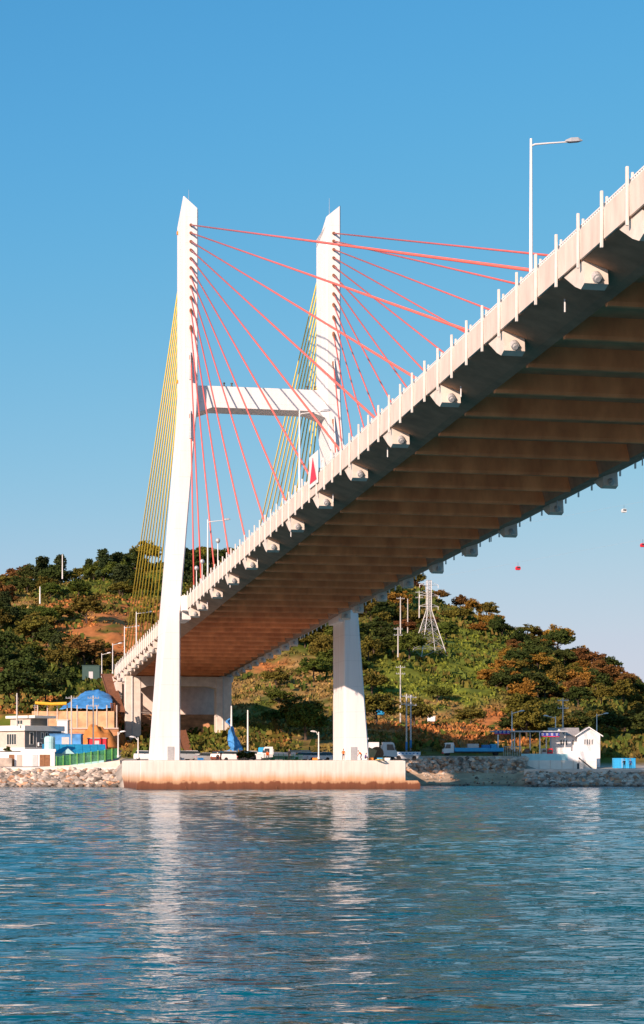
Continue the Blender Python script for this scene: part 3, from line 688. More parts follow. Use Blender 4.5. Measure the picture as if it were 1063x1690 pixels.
while tries < 15000 and len(pts) < 290:
    tries += 1; Y = 360+(645-360)*rr.random(); c = rr.uniform(-40, 1110); X = px(c, Y); z = tz(X, Y); x, y = proj(X, Y, z)
    d, kinds, zn = density(x, y)
    if x < 215 and Y < 396: continue
    if 240 < x < 700 and y < 1040 and not (300 < x < 440 or x > 600): continue       # nothing shows behind the deck
    if rr.random() > d: continue
    v = np.array([X-BC.x, Y-BC.y]); u = v[0]*cos(TH)+v[1]*sin(TH); s = -v[0]*sin(TH)+v[1]*cos(TH)
    if abs(u) < 17 and s < 146: continue
    sc = rr.uniform(.62, 1.12)*(1.0 if zn != 2 else .95)
    if any((X-a)**2+((Y-b)*.62)**2 < (3.0*(sc+q))**2*.46 for a, b, q in pts): continue
    pts.append((X, Y, sc)); plant(rr.choice(kinds), X, Y, sc, None, None)
# single trees placed on their own
for c, Y, kind, sc, wh in ((70, 618, 'pine', 1.35, 'on the skyline of the wooded slope'), (188, 622, 'pine', 1.0, 'on the skyline of the wooded slope'), (210, 620, 'pine', .9, 'on the skyline of the wooded slope'), (242, 618, 'yell', 1.35, 'on the skyline behind the yellow stays'),
        (348, 619, 'yell', 1.3, 'on the skyline behind the red stays'), (865, 372, 'green', .62, 'behind the canopy with blue banners'), (893, 365, 'olive', .75, 'beside the white gabled house'), (1000, 372, 'dark', .8, 'behind the white gabled house'),
        (1040, 380, 'olive', .9, 'behind the blue container'), (128, 352, 'dark', .38, 'above the blue roofed shed'), (180, 372, 'olive', .42, 'at the foot of the orange wall'), (12, 333, 'dark', .42, 'in front of the grey house'), (30, 402, 'dark', 1.1, 'above the grey house'), (75, 412, 'dark', 1.0, 'above the yellow pipe')):
    plant(kind, px(c, Y), Y, sc, wh, 'single trees '+wh)

def undergrowth(name, n, label, size, cond, seed, colf):
    r = np.random.default_rng(seed); Y = 350+(640-350)*r.random(n); c = r.uniform(-30, 1095, n); X = px(c, Y); Z = terr(X, Y); x, y = proj(X, Y, Z)
    k = cond(x, y, X, Y) & ((x > 205) | (Y > 393)); X, Y, Z = X[k], Y[k], Z[k]; n = len(X); C = colf(soilcol(X, Y, Z), r, n)
    R = 5; P = np.repeat(np.stack([X, Y, Z], 1), R, 0)+r.normal(size=(n*R, 3))*np.array([.55, .55, .12])*size/.5; P[:, 2] += size*.35
    m = n*R; a = r.random(m)*2*pi; h = size*(.5+.9*r.random(m)); wd = size*(.35+.4*r.random(m)); tl = r.normal(size=(m, 2))*.35*size
    ax = np.stack([np.cos(a)*wd, np.sin(a)*wd, r.normal(size=m)*.1*size], 1); up = np.stack([tl[:, 0], tl[:, 1], h], 1)
    V = np.stack([P-ax-up*.4, P+ax-up*.4, P+ax*.55+up*.6, P-ax*.55+up*.6], 1).reshape(-1, 3)
    o = link(name, npmesh(name, V, np.arange(4*m).reshape(m, 4), M_tuft, False, np.repeat(np.repeat(C, R, 0), 4, 0)*(.65+.7*np.repeat(r.random((m, 1)), 4, 0)))); stuff(o)
    o['label'] = label; o['category'] = 'undergrowth'
def c_green(C, r, n): return C*.85+.15*np.array([[.10, .13, .02]])
undergrowth('grass', 26000, 'rough grass and weeds covering the hillside', .55, lambda x, y, X, Y: (fbm(X/6, Y/6, 3, 61)+.12*RNG.random(len(x)) > .42) & ((ell(x, y, 225, 1048, 150, 46) < .3) | (RNG.random(len(x)) < .25)), 4, c_green)
def c_bush(C, r, n):
    k = r.random((n, 1)); return np.where(k < .5, np.array([[.075, .10, .018]]), np.where(k < .8, np.array([[.12, .105, .02]]), np.array([[.17, .12, .03]])))
undergrowth('shrubbery', 5200, 'low bushes and brambles scattered over the hillside', 1.15, lambda x, y, X, Y: (fbm(X/12, Y/12, 3, 91) > .50) & ~((np.abs(x-245) < 110) & (np.abs(y-1050) < 36)) & ((ell(x, y, 720, 1196, 130, 30) < .3) | (RNG.random(len(x)) < .2)) & ((ell(x, y, 450, 1140, 80, 50) < .3) | (RNG.random(len(x)) < .3)), 8, c_bush)

# ------------------------------------------------------------------ poles and pylons on the land
def utility_pole(c, Y, ytop, ybase, label, arms=2, group=None, col=M_pole, sleeve=False, trafo=False):
    z0 = pz(ybase, Y); X = px(c, Y); g = tz(X, Y); z0 = min(z0, g) if abs(z0-g) < 6 else z0; h = pz(ytop, Y)-z0
    t = thing('utility_pole', label, 'utility pole', (X, Y, z0), .2, group)
    m = MB(); m.tube((0, 0, -1), (0, 0, h), .19, .12, 8); m.build('shaft', col, t)
    for k in range(arms):
        m = MB(); z = h-.5-1.5*k; m.box(-1.1, 1.1, -.16, -.08, z-.06, z+.06)
        for x in (-1.0, -.45, .45, 1.0): m.tube((x, -.12, z+.06), (x, -.12, z+.32), .06, .04, 6)
        m.build('crossarm', M_galv, t)
    if sleeve: m = MB(); m.tube((0, 0, .6), (0, 0, 2.2), .215, .21, 8); m.build('guard_sleeve', M_bluep, t)
    if trafo: m = MB(); m.lathe([(.05, 0), (.32, .05), (.32, .95), (.1, 1.05)], 10, (.5, -.1, 2.2)); m.build('transformer', M_wmet, t)
utility_pole(661, 480, 985, 1040, 'tall concrete power pole on the grassy hill by the lattice tower', 1)
utility_pole(657, 450, 1035, 1078, 'power pole with two crossarms among dark trees beside the far leg', 2)
utility_pole(661, 420, 1098, 1180, 'leaning power pole with two crossarms above the dry terrace', 2)
utility_pole(671, 350, 1145, 1238, 'pale power pole with a blue sleeve behind the white truck', 2, None, M_pole, True)
utility_pole(678, 352, 1147, 1238, 'slim grey power pole with a blue sleeve behind the white truck', 2, None, M_galv, True)
utility_pole(692, 520, 975, 1014, 'power pole with two crossarms near the lattice tower foot', 2)
utility_pole(673, 520, 988, 1025, 'bare pole standing on the brushy hilltop', 0)
utility_pole(929, 352, 1152, 1205, 'power pole with transformer behind the white gabled house', 2, None, M_pole, False, True)
utility_pole(28, 345, 1144, 1190, 'plain pole above the grey house', 0)
utility_pole(118, 345, 1148, 1225, 'pale pole in front of the orange retaining wall', 1)
utility_pole(154, 350, 1148, 1235, 'power pole in front of the blue tarpaulin', 2)
utility_pole(409, 345, 1172, 1240, 'plain white pole behind the parked cars under the bridge', 0, None, M_wmet)
utility_pole(382, 350, 1165, 1190, 'thin pole beside the blue tarpaulin bundle', 0, None, M_wmet)
utility_pole(103, 560, 915, 950, 'thin pole on the wooded skyline', 0, None, M_wmet)
utility_pole(66, 470, 968, 990, 'short pale pole by the hillside track', 0, None, M_wmet)
utility_pole(512, 330, 1070, 1090, 'short lamp post on the slope under the bridge', 0) if False else None
def slim_lamp(c, Y, ytop, ybase, label, group=None, rz=0, arm=1.4):
    X = px(c, Y); z0 = pz(ybase, Y); street_lamp((X, Y, z0), pz(ytop, Y)-z0, rz, label, group, arm)
slim_lamp(845, 338, 1174, 1237, 'curved grey street lamp beside the blue bannered canopy')
slim_lamp(917, 350, 1182, 1215, 'grey street lamp behind the house roof ridge', None, pi)
slim_lamp(985, 362, 1178, 1215, 'grey street lamp beyond the gable end')
slim_lamp(228, 300, 1217, 1252, 'short floodlight post on the platform beside the near pylon leg', None, pi, .5)
slim_lamp(526, 296, 1208, 1253, 'short floodlight post on the platform between the legs', 'twin thin posts', pi, .4)
slim_lamp(195, 318, 1208, 1250, 'thin white post by the green screen fence', None, 0, .4)
slim_lamp(168, 452, 1078, 1118, 'white single-arm street lamp on the approach road', 'approach road lamps')
slim_lamp(186, 436, 1062, 1112, 'white single-arm street lamp on the approach road', 'approach road lamps')
m = MB()
def lattice():
    Y = 505; X = px(708, Y); z0 = tz(X, Y)-.5; zt = pz(958, Y); h = zt-z0
    t = thing('lattice_tower', 'pale lattice power tower standing on the grassy hill', 'power tower', (X, Y, z0), .35)
    W = lambda z: max(.55, 3.9*(1-z/(h*.62))+.55*(z/(h*.62))) if z < h*.62 else .55
    def corner(i, z): w_ = W(z); return Vector((w_*(1, -1, -1, 1)[i], w_*(1, 1, -1, -1)[i], z))
    for i in range(4):
        m = MB(); zs = [0, h*.31, h*.62, h]
        for a, b in zip(zs, zs[1:]): m.tube(corner(i, a), corner(i, b), .10, .08, 5)
        m.build('tower_leg', M_wmet, t)
    lv = list(np.linspace(0, h*.62, 6))+list(np.linspace(h*.62, h, 7)[1:])
    for a, b in zip(lv, lv[1:]):
        m = MB()
        for i in range(4):
            j = (i+1) % 4; m.tube(corner(i, a), corner(j, b), .045, n=4); m.tube(corner(j, a), corner(i, b), .045, n=4); m.tube(corner(i, b), corner(j, b), .045, n=4)
        m.build('brace_panel', M_galv, t)
    for z in (h*.66, h*.80, h*.94):
        m = MB()
        for sg in (-1, 1):
            m.tube((sg*.5, -.4, z), (sg*2.9, 0, z+.1), .05, n=4); m.tube((sg*.5, .4, z), (sg*2.9, 0, z+.1), .05, n=4); m.tube((sg*.5, 0, z+.9), (sg*2.9, 0, z+.1), .05, n=4)
            m.tube((sg*2.8, 0, z+.1), (sg*2.8, 0, z-.8), .09, .06, 6)
        m.build('tower_arm', M_wmet, t)
lattice()

# ------------------------------------------------------------------ buildings
def window(parent, x0, x1, z0, z1, y, bars=1, frame=M_cream, side=None):
    """window on a wall facing -y (side None) or facing x (side = x of wall, then x0,x1 are y)"""
    def bx(m, a0, a1, d0, d1, c0, c1):
        if side is None: m.box(a0, a1, y-d1, y-d0, c0, c1)
        else: m.box(*sorted((side+d0*SGN, side+d1*SGN)), a0, a1, c0, c1)
    SGN = 1 if (side is not None and side > 0) else -1
    m = MB(); f = .09
    bx(m, x0-f, x1+f, 0, .10, z1, z1+f); bx(m, x0-f, x1+f, 0, .14, z0-f, z0); bx(m, x0-f, x0, 0, .10, z0, z1); bx(m, x1, x1+f, 0, .10, z0, z1)
    for i in range(bars):
        xm = x0+(x1-x0)*(i+1)/(bars+1); bx(m, xm-.04, xm+.04, .01, .08, z0, z1)
    w_ = m.build('window', frame, parent)
    m = MB(); bx(m, x0, x1, .003, .03, z0, z1); m.build('pane', M_glass, w_)
def grey_house():
    Y = 346; X = px(41, Y); t = thing('grey_house', 'flat-roofed grey two-storey house with cream bands and a rooftop room', 'house', (X, Y, 3.6), radians(-38))
    # local: x right, y away; corner near x=0
    W0, W1, D = -9.0, 0.0, 9.5
    z1, z2 = 2.75, 6.55
    m = MB(); m.box(W0+.3, W1-.3, .3, D, 0, z1); m.box(W0, W1, 0, D, z1+.6, z2-.0); m.build('wall', M_grey, t)
    m = MB(); m.box(W0+.35, W1-.02, -.03, -.002, z1+.65, z2-.02); m.build('front_facing', M_pinkw, t)
    m = MB(); m.bbox(W0-.3, W1+.5, -.5, D+.3, z1-.05, z1+.62, .04); m.build('floor_band', M_cream, t)
    m = MB(); m.bbox(W0-.4, W1+.6, -.6, D+.4, z2, z2+1.0, .04); m.build('roof_parapet', M_cream, t)
    m = MB(); m.box(-6.4, -.6, 2.2, 6.4, z2+.95, z2+2.45); m.build('rooftop_room', M_grey, t)
    m = MB(); m.box(-6.4, -.6, 2.17, 2.198, z2+.96, z2+2.44); m.build('rooftop_facing', M_pinkw, t)
    m = MB(); m.bbox(-7.0, 1.2, 1.4, 7.0, z2+2.45, z2+2.95, .04); m.build('rooftop_slab', M_cream, t)
    for y in (3.2, 6.6):
        m = MB(); m.bbox(.02, .42, y, y+.9, z1+.9, z1+1.6, .03); a = m.build('air_conditioner', M_wmet, t); m = MB(); m.lathe([(.05, 0), (.28, .01), (.28, .03), (.05, .04)], 12); m.v = [tuple(Matrix.Translation((.42, y+.45, z1+1.25)) @ Matrix.Rotation(pi/2, 4, 'Y') @ Vector(v)) for v in m.v]; m.build('fan_grille', M_dark, a)
    m = MB(); m.tube((.08, 2.9, .1), (.08, 2.9, z2), .06, n=6); m.build('downpipe', M_galv, t)
    m = MB(); m.tube((-1.5, 4, z2+2.9), (-1.5, 4, z2+5.2), .04, n=5); m.tube((-2.1, 4, z2+4.9), (-.9, 4, z2+4.9), .025, n=5); m.tube((-1.9, 4, z2+4.5), (-1.1, 4, z2+4.5), .025, n=5); m.build('antenna', M_galv, t)
    window(t, -4.9, -2.3, z1+1.2, z2-.6, -.03, 3); window(t, -4.4, -2.9, z2+1.35, z2+2.1, 2.17, 1); window(t, -3.3, -1.9, .7, 2.2, .3, 2)
    window(t, 1.3, 2.1, z1+1.3, z2-.3, 0, 0, M_cream, .002); window(t, 4.2, 4.7, z1+2.4, z2-.35, 0, 0, M_cream, .002); window(t, 5.3, 5.8, z1+2.4, z2-.35, 0, 0, M_cream, .002); window(t, 7.4, 8.2, z1+1.3, z2-.5, 0, 0, M_cream, .002)
grey_house()
def shed():
    Y = 334; X = px(112, Y); t = thing('blue_roofed_shed', 'low shed with a blue metal gable roof behind the green screen', 'shed', (X, Y, 3.6), radians(10))
    m = MB(); m.box(-4.2, 6.6, 0, 6, 0, 2.2); m.build('wall', M_cyan, t)
    m = MB(); m.prism([(-.5, 2.15), (2.6, 3.75), (6.6, 2.0), (6.6, 2.12), (2.6, 3.88), (-.5, 2.28)], -4.6, 7.0, 'x'); m.build('roof', M_roofb, t)
    for i in range(9): m = MB(); x = -4.4+i*1.4; m.prism([(-.5, 2.28), (2.6, 3.88), (2.6, 3.95), (-.5, 2.35)], x, x+.08, 'x'); m.build('roof_rib', M_roofb, t)
    m = MB(); m.prism([(-1.2, 2.1), (1.2, 2.1), (0, 3.1)], -.9, -.1, 'y'); m.build('porch_gable', M_cyan, t)
    t2 = thing('water_tank', 'upright pale cyan cylindrical water tank', 'tank', (px(82, 331), 331, 3.5))
    m = MB(); m.lathe([(.95, 0), (1, .1), (1, 5.0), (.85, 5.3), (.3, 5.45)], 16); m.build('tank_body', M_cyan, t2, False)
    for z in (1.4, 2.8, 4.2): m = MB(); m.lathe([(1.02, z), (1.05, z+.05), (1.02, z+.1)], 16); m.build('hoop', M_cyan, t2)
    t3 = thing('white_yard_wall', 'white rendered yard wall with doors below the grey house', 'wall', (px(48, 326), 326, 3.4))
    m = MB(); m.bbox(-7.5, 4.6, 0, .3, 0, 2.6, .03); m.bbox(-1.5, 4.8, -.1, .5, 2.6, 3.1, .03); m.build('wall_body', M_whouse, t3)
    for x, mm in ((-3.6, M_brown), (-2.2, M_pinkw), (.6, M_galv), (1.9, M_brown), (2.8, M_brown)):
        m = MB(); m.box(x, x+.95, -.06, 0, .05, 2.1); m.build('door', mm, t3)
    t4 = thing('stone_yard_wall', 'grey stone garden wall in front of the grey house', 'wall', (px(5, 325), 325, 3.3)); m = MB(); m.bbox(-6, 1.6, 0, .5, 0, 1.6, .05); m.build('wall_body', M_rock, t4)
shed()
def box_house(c, Y, ybase, wd, hh, dp, label, m_, cat='shed', name='small_hut', rz=0, roof=None):
    t = thing(name, label, cat, (px(c, Y), Y, pz(ybase, Y)), rz); m = MB(); m.bbox(-wd/2, wd/2, 0, dp, 0, hh, .03); m.build('wall', m_, t)
    m = MB(); m.bbox(-wd/2-.15, wd/2+.15, -.15, dp+.15, hh, hh+.15, .02); m.build('roof', roof or m_, t)
    m = MB(); m.box(-wd*.12, wd*.12, -.05, 0, .05, min(2.0, hh*.8)); m.build('door', M_galv, t)
box_house(103, 362, 1224, 1.9*1.1, 4.2, 3, 'small white block hut behind the grey house', M_whouse)
box_house(150, 440, 1122, 4.2, 3.4, 3, 'small dark green hut at the end of the approach road', mat('dark_green_paint', (.04, .09, .08), .7, .1, 2))
box_house(160, 352, 1236, 3.6, 2.0, 2.5, 'small shed with a red painted side by the orange wall', M_redp, roof=M_galv)
box_house(108, 350, 1233, 6.0, 2.4, 3, 'blue sheeted lean-to beside the grey house', M_tarp)
# orange washed retaining wall with posts
rw = thing('orange_retaining_wall', 'long orange-washed concrete retaining wall below the blue tarpaulin', 'wall', (px(120, 385), 385, 6))
xa, xb_ = px(52, 385)-rw.location.x, px(196, 385)-rw.location.x
m = MB(); m.bbox(xa, xb_, 0, 3.6, -1, 5.4, .05); m.build('lower_wall', M_retw, rw)
m = MB(); m.bbox(xa, xb_-1, .5, 3.6, 5.4, 9.0, .05); m.build('upper_wall', mat('ochre_concrete', (.60, .38, .21), .9, .35, .5, bump=.3), rw)
m = MB(); m.bbox(xa, xb_, -.25, .6, 5.2, 5.5, .04); m.build('ledge', M_pinkw, rw)
for i in range(9): m = MB(); x = xa+1.2+i*2.1; m.bbox(x-.12, x+.12, .38, .52, 5.5, 10.3, .02); m.build('wall_post', M_pinkw, rw)
# heap of orange earth in front
m = MB()
def mound(name, label, c, Y, rx, ry, h, mm, seed, cat, zb):
    r = np.random.default_rng(seed); n = 22; ang = np.linspace(0, 2*pi, 28, endpoint=False); V = []; Fq = []
    for i in range(n+1):
        t = i/n
        for a in ang:
            x = cos(a)*t*rx; y = sin(a)*t*ry; V.append((x, y, h*(1-t**1.5)))
    V = np.array(V); V[:, 2] += (fbm(V[:, 0]/1.5+9*seed, V[:, 1]/1.5+5, 4, seed)-.5)*h*.45; k = len(ang)
    for i in range(n):
        for j in range(k): Fq.append((i*k+j, i*k+(j+1) % k, (i+1)*k+(j+1) % k, (i+1)*k+j))
    o = link(name, npmesh(name, V, np.array(Fq), mm, True), None, (px(c, Y), Y, zb)); tag(o, label, cat); return o
M_earth = mat('orange_earth', (.55, .22, .06), .95, .3, .8, bump=.5)
mound('earth_mound', 'bare orange earth bank at the foot of the retaining wall', 160, 380, 6.4, 5, 7.6, M_earth, 4, 'earth', 4.5)
mound('earth_mound', 'small orange earth bank behind the parked cars under the bridge', 465, 372, 1.9, 2.5, 3.6, M_earth, 6, 'earth', 7.2)
# blue tarpaulin over the cut slope
def tarp(name, label, pts, mm, amp, seed):
    """pts: grid rows of (c, y, Y)"""
    A = np.array([[(px(c, Y), Y, pz(y, Y)) for (c, y, Y) in row] for row in pts]); nr, nc = A.shape[:2]; N = 10; V = []; R = (nr-1)*N+1; Cn = (nc-1)*N+1
    for i in range(R):
        for j in range(Cn):
            a, b = min(i/N, nr-1-1e-6), min(j/N, nc-1-1e-6); i0, j0 = int(a), int(b); fa, fb = a-i0, b-j0
            V.append((A[i0, j0]*(1-fb)+A[i0, j0+1]*fb)*(1-fa)+(A[i0+1, j0]*(1-fb)+A[i0+1, j0+1]*fb)*fa)
    V = np.array(V); dn = (fbm(V[:, 0]/1.3, V[:, 2]/1.3, 4, seed)-.5)*amp; V[:, 1] += dn; V[:, 2] += dn*.6; V[:, 0] += (fbm(V[:, 2]/1.1, V[:, 0]/1.1+7, 3, seed+5)-.5)*amp*.6
    Fq = np.array([(i*Cn+j, i*Cn+j+1, (i+1)*Cn+j+1, (i+1)*Cn+j) for i in range(R-1) for j in range(Cn-1)])
    o = link(name, npmesh(name, V, Fq, mm, True)); md = o.modifiers.new('solid', 'SOLIDIFY'); md.thickness = .06; tag(o, label, 'tarpaulin')
tarp('slope_tarpaulin', 'big blue tarpaulin spread over the cut slope above the wall', [[(100, 1169, 390), (135, 1169, 389.5), (160, 1169, 389.5), (186, 1168, 390)], [(112, 1160, 394), (135, 1152, 396), (160, 1150, 396), (186, 1155, 395)], [(122, 1152, 399), (140, 1141, 403), (162, 1138, 404), (184, 1148, 402)]], M_tarp, 1.2, 3)
tarp('folded_tarpaulin', 'dark blue tarpaulin hanging in folds beside the portal pier', [[(376, 1242, 352), (390, 1243, 350), (406, 1242, 352)], [(376, 1226, 354), (388, 1224, 352), (401, 1231, 354)], [(377, 1200, 357), (381, 1198, 356), (387, 1206, 357)], [(378, 1184, 359), (380, 1183, 359), (382, 1186, 359)]], M_tarp, 3.2, 9)
m = MB(); m.path([(px(58, 384), 384, pz(1160, 384)), (px(85, 384), 384, pz(1162, 384)), (px(110, 384), 384, pz(1161, 384))], .35, 8); o = m.build('yellow_pipe', mat('yellow_paint', (.7, .42, .03), .6, .1, 2)); tag(o, 'yellow pipe lying along the terrace above the grey house', 'pipe')
# stairway frame and chutes beside the deck end
def chute(label, a, b, wdt, mm):
    A = Vector((px(a[0], a[2]), a[2], pz(a[1], a[2]))); B = Vector((px(b[0], b[2]), b[2], pz(b[1], b[2]))); d = B-A; L = d.length
    t = thing('stair_flight', label, 'stairs', A); q = d.to_track_quat('Y', 'Z').to_matrix().to_4x4()
    for sx in (-1, 1): m = MB(); m.box(sx*wdt/2-.06, sx*wdt/2+.06, 0, L, -.15, .15, 0, q); m.build('stringer', mm, t)
    n = int(L/.45)
    for i in range(n): m = MB(); y = L*(i+.5)/n; m.box(-wdt/2, wdt/2, y-.14, y+.14, -.05, .03, 0, q); m.build('tread', mm, t)
chute('rust-brown stair flight climbing to the end of the bridge deck', (196, 1175, 392), (176, 1112, 420), 2.6, M_rust)
chute('rust-brown stair flight below the portal pier beside the near leg', (309, 1240, 352), (299, 1205, 372), 1.8, M_rust)
chute('steep rusty ladder on the orange wall below the deck end', (190, 1205, 386), (186, 1160, 387), .9, M_rust)
# green screen fence
gf = thing('green_screen_fence', 'bright green mesh screen fence along the shore road', 'fence', (px(96, 322), 322, 3.3))
for i in range(9):
    c0, c1 = 93+i*11.5, 93+(i+1)*11.5; Y0, Y1 = 320+i*1.0, 321+i*1.0; a = Vector((px(c0, Y0), Y0, 3.3+i*.18))-gf.location; b = Vector((px(c1, Y1), Y1, 3.3+i*.18+.18))-gf.location
    hgt = 1.8; m = MB(); m.add([a, b, b+Vector((0, 0, hgt)), a+Vector((0, 0, hgt)), a+Vector((0, .04, 0)), b+Vector((0, .04, 0)), b+Vector((0, .04, hgt)), a+Vector((0, .04, hgt))], [(0, 1, 2, 3), (7, 6, 5, 4), (0, 4, 5, 1), (3, 2, 6, 7)]); m.build('mesh_panel', M_green, gf)
    m = MB(); m.tube(a-Vector((0, .1, .3)), a+Vector((0, -.1, hgt+.15)), .06, n=6); m.build('post', mat('light_green_post', (.25, .6, .12), .6, .1, 2), gf)
cf = thing('green_car_park_fence', 'low green wire fence in front of the parked cars', 'fence', (px(440, 306), 306, 4.1))
for i in range(8):
    x = px(436+i*8, 306)-cf.location.x; x2 = px(444+i*8, 306)-cf.location.x
    m = MB(); m.tube((x, 0, 0), (x, 0, 1.5), .05, n=6); m.build('post', M_green, cf)
    m = MB()
    for z in (.2, .55, .9, 1.25): m.tube((x, 0, z), (x2, 0, z), .025, n=4)
    for k in range(5): m.tube((x+(x2-x)*k/5, 0, .1), (x+(x2-x)*k/5, 0, 1.35), .018, n=4)
    m.build('wire_panel', M_green, cf)
# ramp up from the shore road
m = MB(); m.prism([(px(60, 314), 3.3), (px(200, 314), 3.3), (px(198, 314), 4.5), (px(150, 314), 3.8)], 313.5, 319, 'y'); o = m.build('ramp', M_conc); tag(o, 'pale concrete ramp rising to the platform', 'ramp')

def white_house():
    Y = 338; X = px(953, Y); t = thing('white_gabled_house', 'white two-storey gabled house with grey roof by the shore', 'house', (X, Y, 3.2), radians(-4))
    WD, DP, H, P = 4.2, 11.0, 6.0, 7.3
    m = MB(); m.prism([(0, 0), (WD, 0), (WD, H), (WD/2, P), (0, H)], 0, 7.0, 'y'); m.box(-4.7, 0, 2.2, 7.0, 0, H-.1); m.build('wall', M_whouse, t)
    m = MB()
    for a, b in (((-.45, H-.32), (WD/2, P+.08)), ((WD+.45, H-.32), (WD/2, P+.08))): m.prism([a, b, (b[0], b[1]+.16), (a[0], a[1]+.16)], -.5, 7.4, 'y')
    r = m.build('roof', M_roofg, t)
    m = MB(); m.prism([(1.7, H-.15), (4.6, P), (7.4, H-.15), (7.4, H), (4.6, P+.16), (1.7, H)], -5.2, 0.6, 'x'); m.build('side_roof', M_roofg, t)
    m = MB(); m.prism([(-4.6, H-.4), (-2.0, H-.4), (-3.3, P-.1)], 1.5, 3.2, 'y'); m.build('dormer_gable', M_whouse, t)
    m = MB()
    for a, b in (((-.5, H-.34), (WD/2, P+.06)), ((WD+.5, H-.34), (WD/2, P+.06))): m.prism([a, b, (b[0], b[1]+.2), (a[0], a[1]+.2)], -.62, -.5, 'y')
    m.build('barge_board', M_wmet, t)
    for k in range(4): window(t, 1.28+k*.45, 1.28+k*.45+.2, 4.25, 5.2, 0, 0, M_wmet)
    for k in range(2): window(t, 1.9+k*.4, 2.1+k*.4, 1.9, 2.9, 0, 0, mat('reddish_frame', (.5, .2, .15), .6, .1, 3))
    for x in (-3.0, -2.5, -2.0, -.8): window(t, x, x+.28, 4.2, 5.1, 2.2, 0, M_wmet)
    window(t, -.7, -.3, 1.8, 2.9, 2.2, 0, M_wmet)
    # sea wall below
    a = thing('cyan_topped_sea_wall', 'long white sea wall with a pale cyan band below the white house', 'wall', (px(905, 334), 334, 2.8))
    m = MB(); m.bbox(-4.9, 8.9, 0, 3.0, -.5, 1.7, .04); m.build('wall_body', M_cream, a)
    m = MB(); m.bbox(-4.9, 3.6, .15, .6, 1.7, 2.9, .03); m.build('cyan_band', M_cyan, a)
    m = MB(); m.bbox(3.6, 8.9, .15, .6, 1.7, 3.4, .03); m.build('white_band', M_whouse, a)
    for i in range(6): m = MB(); x = -3.8+i*2.1; m.box(x-.08, x+.08, -.1, 0, -.4, 1.7); m.build('buttress', M_conc, a)
    m = MB(); m.box(5.6, 5.72, -.06, 0, .2, 1.6); 
    st = thing('wall_stairs', 'dark steel stairs descending the white sea wall', 'stairs', (px(955, 333), 333, 2.95))
    m = MB(); m.tube((0, 0, 2.0), (2.3, 0, .1), .09, n=6); m.tube((0, -.6, 2.0), (2.3, -.6, .1), .09, n=6); m.tube((0, -.6, 0), (0, -.6, 2.2), .05, n=6); m.build('stringer', M_dark, st)
    for i in range(7): m = MB(); x = 2.3*(i+.5)/7; z = 2-1.9*(i+.5)/7; m.box(x-.14, x+.14, -.6, 0, z-.02, z+.03); m.build('tread', M_dark, st)
white_house()
def canopy():
    Y = 336; t = thing('banner_canopy', 'open steel canopy with two blue lettered banners beside the white house', 'canopy', (px(880, Y), Y, 3.2))
    X = lambda c: px(c, Y)-t.location.x; Zz = lambda y: pz(y, Y)-3.2
    m = MB(); m.bbox(X(812), X(938), 0, 4.5, Zz(1208), Zz(1206), .03); m.build('canopy_roof', M_galv, t)
    for c, yb, y in ((822, 1238, 0), (851, 1240, 2), (862, 1240, 4), (879, 1238, 4), (891, 1262, 0), (906, 1238, 4), (935, 1238, 2)):
        m = MB(); m.tube((X(c), y, Zz(yb)), (X(c), y, Zz(1208)), .13, n=8); m.build('post', M_wmet, t)
    rl = random.Random(4)
    for a, b, y0, y1 in ((816, 842, 1205.5, 1211), (891, 923, 1209.5, 1215)):
        m = MB(); m.box(X(a), X(b), -.22, -.16, Zz(y1), Zz(y0)); bn = m.build('banner', mat('navy_banner', (.03, .05, .32), .6, .1, 3), t)
        m = MB(); m.box(X(a), X(b), -.23, -.165, Zz(y1+1.1), Zz(y1)-.003); m.build('red_hem', M_redp, bn)
        n = 4; w_ = (X(b)-X(a))/n; hh = Zz(y0)-Zz(y1)
        for i in range(n):          # the four white block characters
            cx = X(a)+w_*(i+.5); cz = (Zz(y0)+Zz(y1))/2; g = MB(); r_ = hh*.36
            def bar(x0, x1, z0, z1): g.box(cx+x0*r_, cx+x1*r_, -.245, -.225, cz+z0*r_, cz+z1*r_)
            bar(-1, -.7, -.2, 1); bar(-1, .1, .7, 1); bar(-1, .1, -.2, .1); bar(-.2, .1, .1, .7); bar(.5, .8, -.3, 1); bar(.2, .5, .3, .55); bar(-.7, .8, -1, -.7)
            if i % 2: bar(-.7, -.4, -.7, -.35)
            g.build('white_character', M_wmet, bn)
    for i, (c, mm) in enumerate(((870, M_rust), (898, M_galv), (908, M_redp))):
        b = thing('fuel_pump', ('brown', 'grey', 'red')[i]+' equipment cabinet under the banner canopy', 'cabinet', (px(c, 338), 338, 5.2)); m = MB(); m.bbox(-.5, .5, -.3, .3, 0, 1.5, .05); m.build('cabinet_body', mm, b); m = MB(); m.box(-.35, .35, -.33, -.3, .8, 1.3); m.build('panel', M_glass, b)
canopy()
# blue container and its fence
t = thing('blue_container', 'bright blue ribbed container standing on the jetty', 'container', (px(1031, 330), 330, 2.95), radians(-3))
m = MB(); m.bbox(-2.0, 2.0, 0, 2.3, .1, 1.95, .03); m.build('box_body', M_lblue, t)
for i in range(14): m = MB(); x = -1.9+i*.29; m.box(x-.05, x+.05, -.05, 0, .15, 1.9); m.build('rib', M_lblue, t)
m = MB(); m.box(-.5, -.42, -.08, -.05, .15, 1.9); m.build('door_bar', M_galv, t)
t = thing('metal_gate', 'grey barred metal gate beside the blue flatbed truck', 'gate', (px(846, 333), 333, 5.15), radians(4))
for i in range(11): m = MB(); x = -1.6+i*.32; m.tube((x, 0, 0), (x, 0, 1.9), .035, n=5); m.build('bar', M_galv, t)
for z in (.1, 1.85): m = MB(); m.tube((-1.6, 0, z), (1.6, 0, z), .05, n=6); m.build('rail', M_galv, t)
